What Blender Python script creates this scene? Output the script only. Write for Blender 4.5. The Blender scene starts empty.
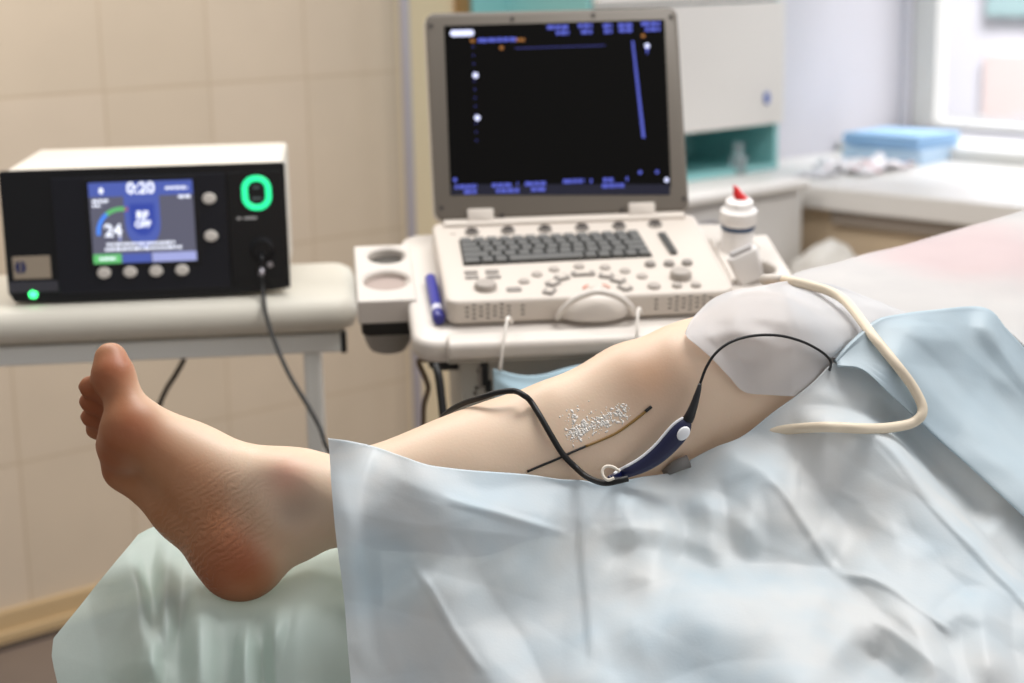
import bpy, bmesh, math, random
import numpy as np
from mathutils import Vector, Matrix, Euler, noise
from mathutils.bvhtree import BVHTree
random.seed(7)
COL = bpy.context.scene.collection
SC = bpy.context.scene
PI = math.pi
# ------------------------------------------------------------------ camera
FPX = 1696.0
PITCH, ROLL = math.radians(12.39), math.radians(-1.225)
CAM = Vector((0, 0, 1.41))
FWD = Vector((0, math.cos(PITCH), -math.sin(PITCH)))
_U = Vector((0, math.sin(PITCH), math.cos(PITCH)))
_R = Vector((1, 0, 0))
CR = _R * math.cos(ROLL) + _U * math.sin(ROLL)
CU = -_R * math.sin(ROLL) + _U * math.cos(ROLL)
def ray(x, y): return FWD + CR * ((x - 512) / FPX) + CU * ((341.5 - y) / FPX)
def P(x, y, d): return CAM + ray(x, y) * d
def onplane(x, y, q, n):
    v = ray(x, y)
    return CAM + v * ((Vector(q) - CAM).dot(n) / v.dot(n))
def onz(x, y, z): return onplane(x, y, (0, 0, z), Vector((0, 0, 1)))
cd = bpy.data.cameras.new('camera'); cam = bpy.data.objects.new('camera', cd); COL.objects.link(cam)
cam.matrix_world = Matrix((( CR.x, CU.x, -FWD.x, CAM.x), (CR.y, CU.y, -FWD.y, CAM.y), (CR.z, CU.z, -FWD.z, CAM.z), (0, 0, 0, 1)))
cd.sensor_width = 36; cd.lens = FPX * 36 / 1024; cd.clip_start = .05
cd.dof.use_dof = True; cd.dof.focus_distance = 1.47; cd.dof.aperture_fstop = 5.0; cd.dof.aperture_blades = 0
SC.camera = cam
# ------------------------------------------------------------------ materials
def srgb(*c):
    if len(c) == 1: c = c[0]
    out = []
    for v in c:
        v = v / 255.0
        out.append(v / 12.92 if v <= .04045 else ((v + .055) / 1.055) ** 2.4)
    return (*out, 1.0)
def N(nt, t, **kw):
    n = nt.nodes.new(t)
    for k, v in kw.items():
        if k in n.inputs: n.inputs[k].default_value = v
        else: setattr(n, k, v)
    return n
def mat(name, col, rough=.5, metal=0, var=0.0, vscale=20, bump=0, bscale=200, emit=None, estr=1.0, coat=0, trans=0, ior=1.45, sss=0):
    m = bpy.data.materials.new(name); m.use_nodes = True
    nt = m.node_tree; b = nt.nodes['Principled BSDF']
    c = srgb(*col)
    b.inputs['Base Color'].default_value = c
    b.inputs['Roughness'].default_value = rough; b.inputs['Metallic'].default_value = metal
    b.inputs['Coat Weight'].default_value = coat; b.inputs['Transmission Weight'].default_value = trans; b.inputs['IOR'].default_value = ior
    if sss:
        b.inputs['Subsurface Weight'].default_value = sss; b.inputs['Subsurface Scale'].default_value = .004
    tc = N(nt, 'ShaderNodeTexCoord')
    if var:
        nz = N(nt, 'ShaderNodeTexNoise', Scale=vscale, Detail=4.0)
        nt.links.new(tc.outputs['Object'], nz.inputs['Vector'])
        mx = N(nt, 'ShaderNodeMix', data_type='RGBA')
        mx.inputs[6].default_value = tuple(max(0, x * (1 - var)) for x in c[:3]) + (1,)
        mx.inputs[7].default_value = tuple(min(1, x * (1 + var)) for x in c[:3]) + (1,)
        nt.links.new(nz.outputs['Fac'], mx.inputs[0]); nt.links.new(mx.outputs[2], b.inputs['Base Color'])
    if bump:
        nz = N(nt, 'ShaderNodeTexNoise', Scale=bscale, Detail=3.0)
        nt.links.new(tc.outputs['Object'], nz.inputs['Vector'])
        bp = N(nt, 'ShaderNodeBump', Strength=bump, Distance=.002)
        nt.links.new(nz.outputs['Fac'], bp.inputs['Height']); nt.links.new(bp.outputs['Normal'], b.inputs['Normal'])
    if emit:
        b.inputs['Emission Color'].default_value = srgb(*emit); b.inputs['Emission Strength'].default_value = estr
    return m
# ------------------------------------------------------------------ object helpers
def tag(o, label=None, cat=None, group=None, kind=None):
    if label: o['label'] = label
    if cat: o['category'] = cat
    if group: o['group'] = group
    if kind: o['kind'] = kind
    return o
def thing(name, label, cat, M=None, group=None):
    o = bpy.data.objects.new(name, None); COL.objects.link(o)
    if M is not None: o.matrix_world = M if isinstance(M, Matrix) else Matrix.Translation(M)
    o.empty_display_size = .02
    return tag(o, label, cat, group)
WM = {}
def obj(name, bm, m, parent=None, smooth=False, world=False, angle=None):
    """links one mesh; world=True: vertices are in world space"""
    me = bpy.data.meshes.new(name); bm.normal_update(); bm.to_mesh(me); bm.free()
    o = bpy.data.objects.new(name, me); COL.objects.link(o)
    for mm in (m if isinstance(m, (list, tuple)) else [m]): me.materials.append(mm)
    if parent is not None:
        pm = WM.get(parent.name, parent.matrix_basis)
        o.parent = parent
        if world: me.transform(pm.inverted())
        WM[o.name] = pm.copy()
    if smooth:
        for p in me.polygons: p.use_smooth = True
    if angle is not None:
        for p in me.polygons: p.use_smooth = True
        me.set_sharp_from_angle(angle=math.radians(angle))
    return o
def box(bm, x0, x1, y0, y1, z0, z1, bev=0, seg=2, M=None):
    r = bmesh.ops.create_cube(bm, size=1)
    vs = r['verts']
    for v in vs:
        v.co = Vector(((x0 + x1) / 2 + v.co.x * (x1 - x0), (y0 + y1) / 2 + v.co.y * (y1 - y0), (z0 + z1) / 2 + v.co.z * (z1 - z0)))
    es = set(e for v in vs for e in v.link_edges)
    if bev:
        g = bmesh.ops.bevel(bm, geom=list(es), offset=bev, segments=seg, profile=.5, affect='EDGES')
        vs = list(set(v for f in g['faces'] for v in f.verts) | set(v for v in vs if v.is_valid))
    if M is not None:
        for v in set(vs): v.co = M @ v.co
    return vs
def BX(*a, **k):
    bm = bmesh.new(); box(bm, *a, **k); return bm
def rrect(w, h, r, n=6):
    pts = []
    for cx, cy, a0 in ((w/2-r, h/2-r, 0), (-w/2+r, h/2-r, 90), (-w/2+r, -h/2+r, 180), (w/2-r, -h/2+r, 270)):
        for i in range(n + 1):
            a = math.radians(a0 + 90 * i / n); pts.append((cx + r * math.cos(a), cy + r * math.sin(a)))
    return pts
def prism(bm, pts, z0, z1, M=Matrix(), bev=0, mi=0):
    """extrude a closed outline (x,y) from z0 to z1 in frame M, optional bevelled rims"""
    n = len(pts)
    c = Vector((sum(p[0] for p in pts) / n, sum(p[1] for p in pts) / n))
    def ring(z, inset):
        out = []
        for i, p in enumerate(pts):
            if inset:
                a = Vector(pts[i - 1]); b = Vector(pts[(i + 1) % n]); t = (b - a).normalized()
                q = Vector(p) + Vector((-t.y, t.x)) * inset
            else: q = p
            out.append(bm.verts.new(M @ Vector((q[0], q[1], z))))
        return out
    rs = [ring(z0, bev), ring(z0 + bev, 0), ring(z1 - bev, 0), ring(z1, bev)] if bev else [ring(z0, 0), ring(z1, 0)]
    if bev:
        b7 = bev * .3
        rs.insert(1, ring(z0 + b7, b7)); rs.insert(4, ring(z1 - b7, b7))
    fs = []
    for a, b in zip(rs, rs[1:]):
        for i in range(n):
            fs.append(bm.faces.new((a[i], a[(i + 1) % n], b[(i + 1) % n], b[i])))
    fs.append(bm.faces.new(rs[0][::-1])); fs.append(bm.faces.new(rs[-1]))
    for f in fs: f.material_index = mi
def lathe(bm, prof, n=32, M=Matrix(), mi=0, sx=1.0):
    rings = []
    for r, z in prof:
        if r < 1e-6: rings.append([bm.verts.new(M @ Vector((0, 0, z)))])
        else: rings.append([bm.verts.new(M @ Vector((r * sx * math.cos(2*PI*i/n), r * math.sin(2*PI*i/n), z))) for i in range(n)])
    for a, b in zip(rings, rings[1:]):
        for i in range(n):
            j = (i + 1) % n
            if len(a) == 1 and len(b) == 1: continue
            if len(a) == 1: f = bm.faces.new((a[0], b[j], b[i]))
            elif len(b) == 1: f = bm.faces.new((a[i], a[j], b[0]))
            else: f = bm.faces.new((a[i], a[j], b[j], b[i]))
            f.material_index = mi
    for rg, rev in ((rings[0], True), (rings[-1], False)):
        if len(rg) > 1:
            f = bm.faces.new(rg[::-1] if rev else rg); f.material_index = mi
def catmull(pts, n=8, closed=False):
    pts = [Vector(p) for p in pts]
    out = []
    m = len(pts)
    rng = range(m) if closed else range(m - 1)
    for i in rng:
        p1, p2 = pts[i], pts[(i + 1) % m]
        p0 = pts[i - 1] if (i > 0 or closed) else p1 * 2 - p2
        p3 = pts[(i + 2) % m] if (i + 2 < m or closed) else p2 * 2 - p1
        for k in range(n):
            t = k / n
            out.append(.5 * ((2 * p1) + (-p0 + p2) * t + (2*p0 - 5*p1 + 4*p2 - p3) * t*t + (-p0 + 3*p1 - 3*p2 + p3) * t**3))
    if not closed: out.append(pts[-1])
    return out
def tube(bm, path, rad, n=10, closed=False, flat=None, mi=0):
    """sweep a circle (or ellipse: flat=(normal vector, ratio)) along path; rad number or list"""
    m = len(path); R_ = rad if isinstance(rad, (list, tuple)) else [rad] * m
    if len(R_) != m:
        R_ = [R_[min(len(R_) - 2, int(i / (m - 1) * (len(R_) - 1)))] * (1 - (i / (m - 1) * (len(R_) - 1)) % 1 if i < m - 1 else 0) +
              R_[min(len(R_) - 1, int(i / (m - 1) * (len(R_) - 1)) + 1)] * ((i / (m - 1) * (len(R_) - 1)) % 1 if i < m - 1 else 1) for i in range(m)]
    rings = []; up = Vector((.13, .21, 1)).normalized()
    for i, p in enumerate(path):
        a = path[i - 1] if (i > 0 or closed) else p
        b = path[(i + 1) % m] if (i < m - 1 or closed) else p
        t = (b - a).normalized()
        if flat: s = flat[0].cross(t).normalized(); u = t.cross(s)
        else:
            s = t.cross(up)
            if s.length < 1e-3: s = t.orthogonal()
            s.normalize(); u = s.cross(t).normalized(); up = u
        k = flat[1] if flat else 1
        rings.append([bm.verts.new(p + s * (R_[i] * math.cos(2*PI*j/n)) + u * (R_[i] * k * math.sin(2*PI*j/n))) for j in range(n)])
    prs = list(zip(rings, rings[1:])) + ([(rings[-1], rings[0])] if closed else [])
    for a, b in prs:
        for j in range(n):
            f = bm.faces.new((a[j], a[(j+1) % n], b[(j+1) % n], b[j])); f.material_index = mi
    if not closed:
        for rg in (rings[0][::-1], rings[-1]):
            f = bm.faces.new(rg); f.material_index = mi
    bmesh.ops.recalc_face_normals(bm, faces=bm.faces)
def TB(path, rad, **k):
    bm = bmesh.new(); tube(bm, path, rad, **k); return bm
def quad(bm, a, b, c, d, mi=0):
    f = bm.faces.new([bm.verts.new(Vector(p)) for p in (a, b, c, d)]); f.material_index = mi
def rotm(yaw, pit, loc):
    return Matrix.Translation(loc) @ Matrix.Rotation(yaw, 4, 'Z') @ Matrix.Rotation(pit, 4, 'X')
def text_bm(s, size, M, depth=.0004, align='CENTER', bold=0.0):
    cu = bpy.data.curves.new('t', 'FONT'); cu.body = s; cu.size = size; cu.align_x = align; cu.align_y = 'CENTER'; cu.extrude = depth; cu.offset = bold
    o = bpy.data.objects.new('t', cu); COL.objects.link(o)
    dg = bpy.context.evaluated_depsgraph_get()
    me = bpy.data.meshes.new_from_object(o.evaluated_get(dg))
    bm = bmesh.new(); bm.from_mesh(me); bm.transform(M)
    bpy.data.objects.remove(o); bpy.data.curves.remove(cu); bpy.data.meshes.remove(me)
    return bm
def lerp(a, b, t): return a + (b - a) * t
def interp(tab, x):
    if x <= tab[0][0]: return tab[0][1:]
    for a, b in zip(tab, tab[1:]):
        if x <= b[0]:
            t = (x - a[0]) / (b[0] - a[0]); return [lerp(p, q, t) for p, q in zip(a[1:], b[1:])]
    return tab[-1][1:]
# ================================================================== SETTING
YW = math.radians(41.42)
WD = Vector((math.cos(YW), math.sin(YW), 0)); WN = Vector((math.sin(YW), -math.cos(YW), 0))   # along the tiled wall / out of it
WALL = Matrix(((WD.x, -WN.x, 0, 0), (WD.y, -WN.y, 0, 0), (0, 0, 1, 0), (0, 0, 0, 1)))             # local x along wall, local y into the wall (plane at y=3.35)
WY = 3.35
def wl(x, y, off=0):
    """pixel on a plane parallel to the tiled wall -> wall-local (s, z)"""
    w = onplane(x, y, -WN * (WY - off), WN); return WALL.inverted() @ w
def wbox(bm, s0, s1, n0, n1, z0, z1, bev=0, seg=2):
    """box in wall coordinates, n = distance out of the wall"""
    box(bm, s0, s1, WY - n1, WY - n0, z0, z1, bev, seg, WALL)
def WB(*a, **k):
    bm = bmesh.new(); wbox(bm, *a, **k); return bm
SR = 4.70    # the window wall stands at s = SR
SW = 4.37    # rear edge of the worktop, where the deep sill begins
# tiled wall material (tiles .265 x .39, grout)
def tile_mat():
    m = bpy.data.materials.new('beige_tile'); m.use_nodes = True; nt = m.node_tree; b = nt.nodes['Principled BSDF']
    tc = N(nt, 'ShaderNodeTexCoord'); mp = N(nt, 'ShaderNodeMapping')
    mp.inputs['Rotation'].default_value = (0, 0, -YW)
    nt.links.new(tc.outputs['Object'], mp.inputs['Vector'])
    sx = N(nt, 'ShaderNodeSeparateXYZ'); nt.links.new(mp.outputs[0], sx.inputs[0])
    cx = N(nt, 'ShaderNodeCombineXYZ'); nt.links.new(sx.outputs['X'], cx.inputs['X']); nt.links.new(sx.outputs['Z'], cx.inputs['Y'])
    mp2 = N(nt, 'ShaderNodeMapping'); mp2.inputs['Location'].default_value = (-.24 + .265 * 2 - .235 + .005, 0.0, 0)
    nt.links.new(cx.outputs[0], mp2.inputs['Vector'])
    br = N(nt, 'ShaderNodeTexBrick', offset=0.0, squash=1.0)
    br.inputs['Color1'].default_value = srgb(211, 194, 172); br.inputs['Color2'].default_value = srgb(207, 190, 167); br.inputs['Mortar'].default_value = srgb(196, 176, 150)
    br.inputs['Scale'].default_value = 1; br.inputs['Mortar Size'].default_value = .003; br.inputs['Mortar Smooth'].default_value = .3
    br.inputs['Brick Width'].default_value = .265; br.inputs['Row Height'].default_value = .39
    nt.links.new(mp2.outputs[0], br.inputs['Vector'])
    nz = N(nt, 'ShaderNodeTexNoise', Scale=5.0, Detail=5.0); nt.links.new(tc.outputs['Object'], nz.inputs['Vector'])
    rp = N(nt, 'ShaderNodeMapRange'); rp.inputs['To Min'].default_value = .92; rp.inputs['To Max'].default_value = 1.06
    nt.links.new(nz.outputs['Fac'], rp.inputs['Value'])
    mx = N(nt, 'ShaderNodeMix', data_type='RGBA', blend_type='MULTIPLY'); mx.inputs[0].default_value = 1
    nt.links.new(br.outputs['Color'], mx.inputs[6]); nt.links.new(rp.outputs[0], mx.inputs[7]); nt.links.new(mx.outputs[2], b.inputs['Base Color'])
    b.inputs['Roughness'].default_value = .32
    bp = N(nt, 'ShaderNodeBump', Strength=.4, Distance=.002, invert=True); nt.links.new(br.outputs['Fac'], bp.inputs['Height']); nt.links.new(bp.outputs[0], b.inputs['Normal'])
    return m
M_tile = tile_mat()
M_plaster = mat('white_wall_paint', (214, 211, 217), .7, var=.02, vscale=3)
M_cream = mat('cream_wall_paint', (222, 204, 170), .6, var=.03, vscale=4)
M_floor = mat('grey_vinyl_floor', (118, 104, 94), .45, var=.08, vscale=12)
M_skirt = mat('tan_skirting', (196, 168, 126), .45, var=.04, vscale=10)
M_dark_joint = mat('dark_floor_joint', (70, 58, 50), .7)
M_white = mat('white_laminate', (228, 225, 220), .4, var=.015, vscale=6)
M_worktop = mat('pale_worktop', (236, 232, 226), .35, var=.02, vscale=8)
M_teal = mat('teal_laminate', (142, 200, 200), .45, var=.05, vscale=5)
M_greygreen = mat('green_laminate', (92, 146, 124), .45, var=.05, vscale=5)
M_brown = mat('brown_trim', (150, 116, 70), .5)
M_frame = mat('white_window_frame', (222, 220, 216), .4)
M_recess = mat('grey_cabinet_board', (150, 138, 126), .6)
M_wood = mat('light_beige_board', (218, 196, 166), .5, var=.06, vscale=9)
M_chrome = mat('brushed_steel', (176, 172, 178), .28, metal=.9)
def struct(name, bm, m, parent=None, **k):
    o = obj(name, bm, m, parent, **k)
    if parent is None: o['kind'] = 'structure'
    return o
struct('floor', BX(-3, 4.5, -1.2, 6.8, -.05, 0), M_floor)
struct('wall_left', WB(-2.2, 2.60, -.12, 0, 0, 2.8), M_tile)
struct('wall_rear', WB(2.60, SR + .12, -.14, -.02, 0, 2.8), M_plaster)
struct('trim_1', WB(2.60, 2.79, -.02, -.006, 0, 2.8), M_cream)
struct('trim_2', WB(2.79, 2.83, -.02, .012, 0, 2.8, .004), M_brown)
bm = bmesh.new(); wbox(bm, -2.2, 2.60, 0, .014, .0, .075, .006); wbox(bm, -2.2, 2.60, .012, .024, .0, .03, .005)
struct('baseboard_left', bm, M_skirt)
struct('trim_3', WB(-2.2, 2.60, .0245, .05, .0, .006, .002), M_dark_joint)
# window wall, perpendicular, with its opening
def nw(x, y, s=SR):
    w = onplane(x, y, WD * s, WD); q = WALL.inverted() @ w; return (WY - q.y, q.z)      # (distance out of tiled wall, z)
n_fr0, _ = nw(908, 60); n_gl, z_gl = nw(937, 121, SR + .05)
z_sill = nw(960, 132)[1]
bm = bmesh.new()
wbox(bm, SR, SR + .14, -.02, n_fr0 , 0, 2.8)
struct('wall_right', bm, M_plaster)
struct('wall_right.001', WB(SR, SR + .14, n_fr0, n_fr0 + 1.5, 0, z_sill), M_plaster)
struct('wall_right.002', WB(SR, SR + .14, n_fr0, n_fr0 + 1.5, 2.35, 2.8), M_plaster)
struct('wall_right.003', WB(SR, SR + .14, n_fr0 + 1.5, n_fr0 + 3.2, 0, 2.8), M_plaster)
win = struct('window_1', WB(SR + .03, SR + .10, n_fr0, n_gl, z_sill, 2.35, .006), M_frame)
for i, a in enumerate(((n_gl, n_fr0 + 1.5, z_sill, z_gl), (n_gl, n_fr0 + 1.5, 2.27, 2.35), (n_fr0 + 1.42, n_fr0 + 1.5, z_gl, 2.27), (n_fr0 + .86, n_fr0 + .94, z_gl, 2.27))):
    struct('window_frame', WB(SR + .03, SR + .10, *a, .006), M_frame, win, )
M_glass = bpy.data.materials.new('window_glass'); M_glass.use_nodes = True
nt = M_glass.node_tree; nt.nodes.clear()
o_ = N(nt, 'ShaderNodeOutputMaterial'); tr = N(nt, 'ShaderNodeBsdfTransparent'); gl = N(nt, 'ShaderNodeBsdfGlossy', Roughness=.02); mx = N(nt, 'ShaderNodeMixShader'); mx.inputs[0].default_value = .05
nt.links.new(tr.outputs[0], mx.inputs[1]); nt.links.new(gl.outputs[0], mx.inputs[2]); nt.links.new(mx.outputs[0], o_.inputs[0])
struct('window_pane', WB(SR + .06, SR + .066, n_gl, n_fr0 + 1.46, z_gl, 2.27), M_glass, win)
zs = nw(960, 149, SW)[1]
struct('window_sill', WB(SW, SR, -.018, n_fr0 + 2.4, zs - .12, zs, .008), M_frame, win)
# ------------------------------------------------------------------ outside
M_pink = mat('pink_render', (246, 226, 220), .8, var=.03)
M_tealp = mat('teal_facade_panel', (176, 206, 206), .7)
M_facade = mat('white_render', (240, 238, 244), .8)
b0 = WALL @ Vector((SR + 9, WY, 0))
bld = thing('outside_building', 'white building with a pink lower wall and teal panel outside the window', 'building', Vector((b0.x, b0.y, 0)))
def outp(x, y, s): w = onplane(x, y, WD * s, WD); q = WALL.inverted() @ w; return WY - q.y, q.z
na, za = outp(925, 140, SR + 9); nb, zb = outp(1060, -60, SR + 9)
obj('facade', WB(SR + 9, SR + 12, na - 3, nb + 6, 0, zb + 6), M_facade, bld, world=True)
n1, z1 = outp(990, 54, SR + 9); obj('lower_wall', WB(SR + 8.9, SR + 9, n1, nb + 4, 0, z1), M_pink, bld, world=True)
n1, z1 = outp(994, 16, SR + 9); obj('balcony_panel', WB(SR + 8.85, SR + 9, n1, nb + 4, z1, z1 + .9, .02), M_tealp, bld, world=True)
# ------------------------------------------------------------------ wall cabinet, lower cabinet, worktop
sA = wl(597, 20, .33).x; sB = wl(785, 60, .33).x; zB = wl(735, 128, .33).z
wc = thing('wall_cabinet', 'teal wall cabinet with a white door and open bottom shelf behind the monitor', 'cabinet', WALL @ Vector((sA, WY, zB)))
bm = bmesh.new()
wbox(bm, 2.836, sB, -.018, .012, zB - .13, 2.3)
for s in (sA - .01, sB - .018): wbox(bm, s, s + .018, .012, .31, zB - .13, 2.3, .002)
wbox(bm, sA, sB - .018, .012, .31, zB - .13, zB - .112, .002); wbox(bm, sA, sB - .018, .012, .31, zB + .01, zB + .03, .002); wbox(bm, sA, sB, .012, .31, 2.28, 2.3, .002)
obj('carcass', bm, M_teal, wc, world=True)
zt = wl(690, 5, .34).z
dr = obj('door', WB(sA + .002, sB - .004, .312, .332, zB, zt, .003), M_white, wc, world=True)
obj('door', WB(sA + .002, sB - .004, .312, .332, zt + .006, 2.28, .003), M_white, wc, world=True)
bm = bmesh.new(); bz = wl(767, 98, .335)
lathe(bm, [(0, 0), (.011, 0), (.012, .004), (.010, .008), (0, .008)], 20, WALL @ Matrix.Translation((bz.x, WY - .332, bz.z)) @ Matrix.Rotation(PI / 2, 4, 'X') @ Matrix.Diagonal((.75, 1.5, 1, 1)))
lk = obj('lock', bm, mat('blue_lock', (96, 120, 190), .4), dr, world=True, angle=40)
lk['label'] = 'small blue lock'
q1 = wl(708, 140, .05); q2 = wl(733, 156, .05)
tag(obj('paper_label', WB(q1.x, q2.x, .05, .054, zB - .1115, q1.z, .001), mat('pale_paper', (232, 234, 234), .7), world=False), 'small pale card standing in the teal shelf under the white cabinet door', 'card')
# lower cabinet
zc = wl(745, 187, .5).z
s0, s1 = wl(655, 200, .5).x, wl(800, 240, .48).x
lc = thing('base_cabinet', 'white base cabinet standing under the wall cabinet with a pale countertop', 'cabinet', WALL @ Vector((s1, WY, 0)))
obj('cabinet_body', WB(s0, s1, -.018, .47, .08, zc - .035, .003), M_white, lc, world=True)
obj('plinth', WB(s0, s1, -.018, .42, 0, .08), M_recess, lc, world=True)
sm = (s0 + s1) / 2
for i in range(2):
    a0 = s0 + .004 if i == 0 else sm + .002; a1 = sm - .002 if i == 0 else s1 - .004
    obj('door', WB(a0, a1, .47, .488, .09, zc - .045, .003), M_white, lc, world=True)
bm = bmesh.new(); wbox(bm, s0 - .01, s1 + .01, -.018, .51, zc - .032, zc, .012, 3); obj('countertop', bm, M_worktop, lc, world=True, angle=40)
hq = wl(706, 226, .49)
hd = obj('handle', WB(hq.x - .05, hq.x + .03, .488, .505, hq.z - .01, hq.z + .01, .004), M_chrome, lc, world=True)
# little things on the base cabinet
def upr(x, y, z): return onz(x, y, z)
p0 = wl(738, 176, .30)
bm = bmesh.new(); lathe(bm, [(0, 0), (.022, 0), (.024, .004), (.024, .045), (.012, .058), (.012, .07), (.015, .07), (.015, .085), (0, .085)], 20, Matrix.Translation(WALL @ Vector((p0.x, WY - .30, zc))))
tag(obj('glass_vial', bm, mat('clear_glass', (210, 222, 226), .1, trans=.7), angle=40), 'small clear vial on the countertop below the teal shelf', 'vial')
# worktop along the window wall
zw = nw(905, 153, SW)[1] - .012
sF = (WALL.inverted() @ onz(912, 196, zw - .0)).x
wt = thing('worktop', 'long white worktop under the window with a beige panel below', 'worktop', WALL @ Vector((sF, WY - .6, 0)))
bm = bmesh.new(); wbox(bm, sF, SW - .002, -.018, 2.6, zw - .062, zw, .006); obj('board', bm, M_worktop, wt, world=True)
obj('front_rail', WB(sF + .02, sF + .04, .515, 2.55, zw - .10, zw - .062), M_recess, wt, world=True)
obj('rear_panel', WB(sF + .045, sF + .075, -.015, 2.55, .0, zw - .062), M_wood, wt, world=True)
obj('end_panel', WB(sF + .076, sF + .12, 2.53, 2.56, 0, zw - .062), M_wood, wt, world=True)
obj('shelf', WB(sF - .26, sF + .044, .53, 1.5, .50, .518), M_recess, wt, world=True)
# crumpled white bags on the shelf
def lump(name, c, r, m, seed, world=True):
    bm = bmesh.new(); bmesh.ops.create_icosphere(bm, subdivisions=4, radius=1)
    zc_ = c[2] - .55 * r[2]
    for v in bm.verts:
        d = v.co.normalized()
        k = 1 + .18 * noise.noise(d * 1.7 + Vector((seed, 0, 0))) + .10 * abs(noise.noise(d * 4 + Vector((0, seed, 0)))) + .05 * abs(noise.noise(d * 9 + Vector((0, 0, seed))))
        v.co = Vector((d.x * r[0], d.y * r[1], max(-.55, d.z) * r[2])) * k
        if d.z < -.5: v.co.z = -.55 * r[2]
        v.co += Vector(c); v.co.z = max(v.co.z, zc_ + .002)
    return obj(name, bm, m, smooth=True)
M_bag = mat('white_plastic_bag', (242, 238, 230), .4, var=.04, vscale=30)
for i, (x, y, r, lab) in enumerate(((826, 258, (.10, .075, .11), 'crumpled white bag on the shelf beside the base cabinet'), (874, 252, (.085, .075, .10), 'smaller crumpled white bag behind the draped patient, under the worktop'))):
    q = onplane(x, y, WD * (sF - .12), WD)
    tag(lump('plastic_bag', (q.x, q.y, .518 + .55 * r[2]), r, M_bag, 3.1 + i * 5), lab, 'bag', 'white bags under the worktop')
# folded blue drapes
M_blue = mat('blue_folded_drape', (165, 202, 236), .75, var=.05, vscale=25)
M_bluel = mat('pale_blue_folded_drape', (203, 225, 244), .75, var=.04, vscale=25)
pk = WALL.inverted() @ onz(900, 163, zw)
def pack(name, s, n, w, d, z, h, m, lab, rz):
    M = WALL @ Matrix.Translation((s, WY - n, z)) @ Matrix.Rotation(rz, 4, 'Z')
    t = thing(name, lab, 'folded drape', M, 'folded blue drapes on the worktop')
    WM[t.name] = M
    k = 4
    for i in range(k):                                   # layered folds
        bm = bmesh.new(); box(bm, -w/2 + .004 * (i % 2), w/2 - .004 * ((i + 1) % 2), -d/2 + .003 * (i % 2), d/2, h * i / k + .0005, h * (i + 1) / k - .0005, min(.006, h / k * .45), 3)
        for v in bm.verts: v.co.z += .003 * noise.noise(v.co * 14 + Vector((z * 9, i, 0)))  if .001 < v.co.z else 0
        obj('fold', bm, m, t, angle=60)
    return t
c0 = WALL.inverted() @ onz(900, 160, zw)
pack('folded_drape', c0.x + .0, WY - c0.y, .235, .27, zw + .001, .042, M_bluel, 'pale blue folded drape lying lowest in the stack on the worktop', .12)
pack('folded_drape', c0.x + .01, WY - c0.y - .005, .235, .27, zw + .046, .040, M_blue, 'mid blue folded drape lying on top of the stack on the worktop', .05)
# crumpled printed paper in front of the stack
def crumple(name, px, py, w, d, amp, m, seed, z):
    q = onz(px, py, z); n = 26; bm = bmesh.new(); g = []
    for i in range(n):
        for j in range(n):
            u, v = i / (n - 1) - .5, j / (n - 1) - .5
            h = amp * (abs(noise.noise(Vector((u * 5 + seed, v * 5, 0)))) + .5 * abs(noise.noise(Vector((u * 12, v * 12 + seed, 3)))))
            g.append(bm.verts.new(Vector((q.x, q.y, z + .001)) + (WD * (u * w) + WN * (v * d)) * (1 + .15 * noise.noise(Vector((u * 3, v * 3, seed)))) + Vector((0, 0, h))))
    for i in range(n - 1):
        for j in range(n - 1): bm.faces.new((g[i * n + j], g[(i + 1) * n + j], g[(i + 1) * n + j + 1], g[i * n + j + 1]))
    return obj(name, bm, m, smooth=True)
def print_mat():
    m = mat('printed_wrapper', (236, 230, 232), .5); nt = m.node_tree; b = nt.nodes['Principled BSDF']
    tc = N(nt, 'ShaderNodeTexCoord'); nz = N(nt, 'ShaderNodeTexNoise', Scale=16.0, Detail=2.0); nt.links.new(tc.outputs['Object'], nz.inputs['Vector'])
    r = N(nt, 'ShaderNodeValToRGB'); e = r.color_ramp.elements
    e[0].position = .34; e[0].color = srgb(196, 130, 130); e[1].position = .42; e[1].color = srgb(244, 239, 241)
    x = e.new(.66); x.color = srgb(244, 239, 241); x = e.new(.72); x.color = srgb(190, 176, 140)
    nt.links.new(nz.outputs['Fac'], r.inputs[0]); nt.links.new(r.outputs[0], b.inputs['Base Color']); return m
M_print = print_mat()
tag(crumple('paper_wrapper', 862, 170, .24, .20, .05, M_print, 1.3, zw), 'crumpled white and pink wrapper on the worktop in front of the folded drapes', 'wrapper')
tag(crumple('paper_sheet', 818, 176, .10, .10, .02, mat('white_paper', (236, 232, 236), .6), 5.3, zw), 'flat crumpled white paper at the corner of the worktop', 'paper')
# steel pole by the wall
pq = onplane(411, 220, -WN * (WY - .10), WN)
pole = thing('infusion_stand', 'grey steel pole stand by the end of the tiled wall', 'stand', Vector((pq.x, pq.y, 0)))
bm = bmesh.new(); lathe(bm, [(0, .06), (.0115, .06), (.0125, .062), (.0125, 1.95), (0, 1.95)], 24, Matrix.Translation((pq.x, pq.y, 0))); obj('pole', bm, mat('satin_steel_tube', (196, 192, 200), .4, metal=.5), pole, world=True, angle=40)
for k in range(3):
    a = k * 2 * PI / 3 + .3; d_ = Vector((math.cos(a), math.sin(a), 0))
    c_ = Vector((pq.x, pq.y, .075))
    obj('foot', TB([c_ , c_ + d_ * .05 + Vector((0, 0, .0)), c_ + d_ * .085 - Vector((0, 0, .065))], .010), M_chrome, pole, world=True, smooth=True)
bm = bmesh.new(); lathe(bm, [(0, .05), (.02, .05), (.022, .055), (.022, .1), (.013, .11), (0, .11)], 20, Matrix.Translation((pq.x, pq.y, 0))); obj('hub', bm, M_chrome, pole, world=True, angle=40)
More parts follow.
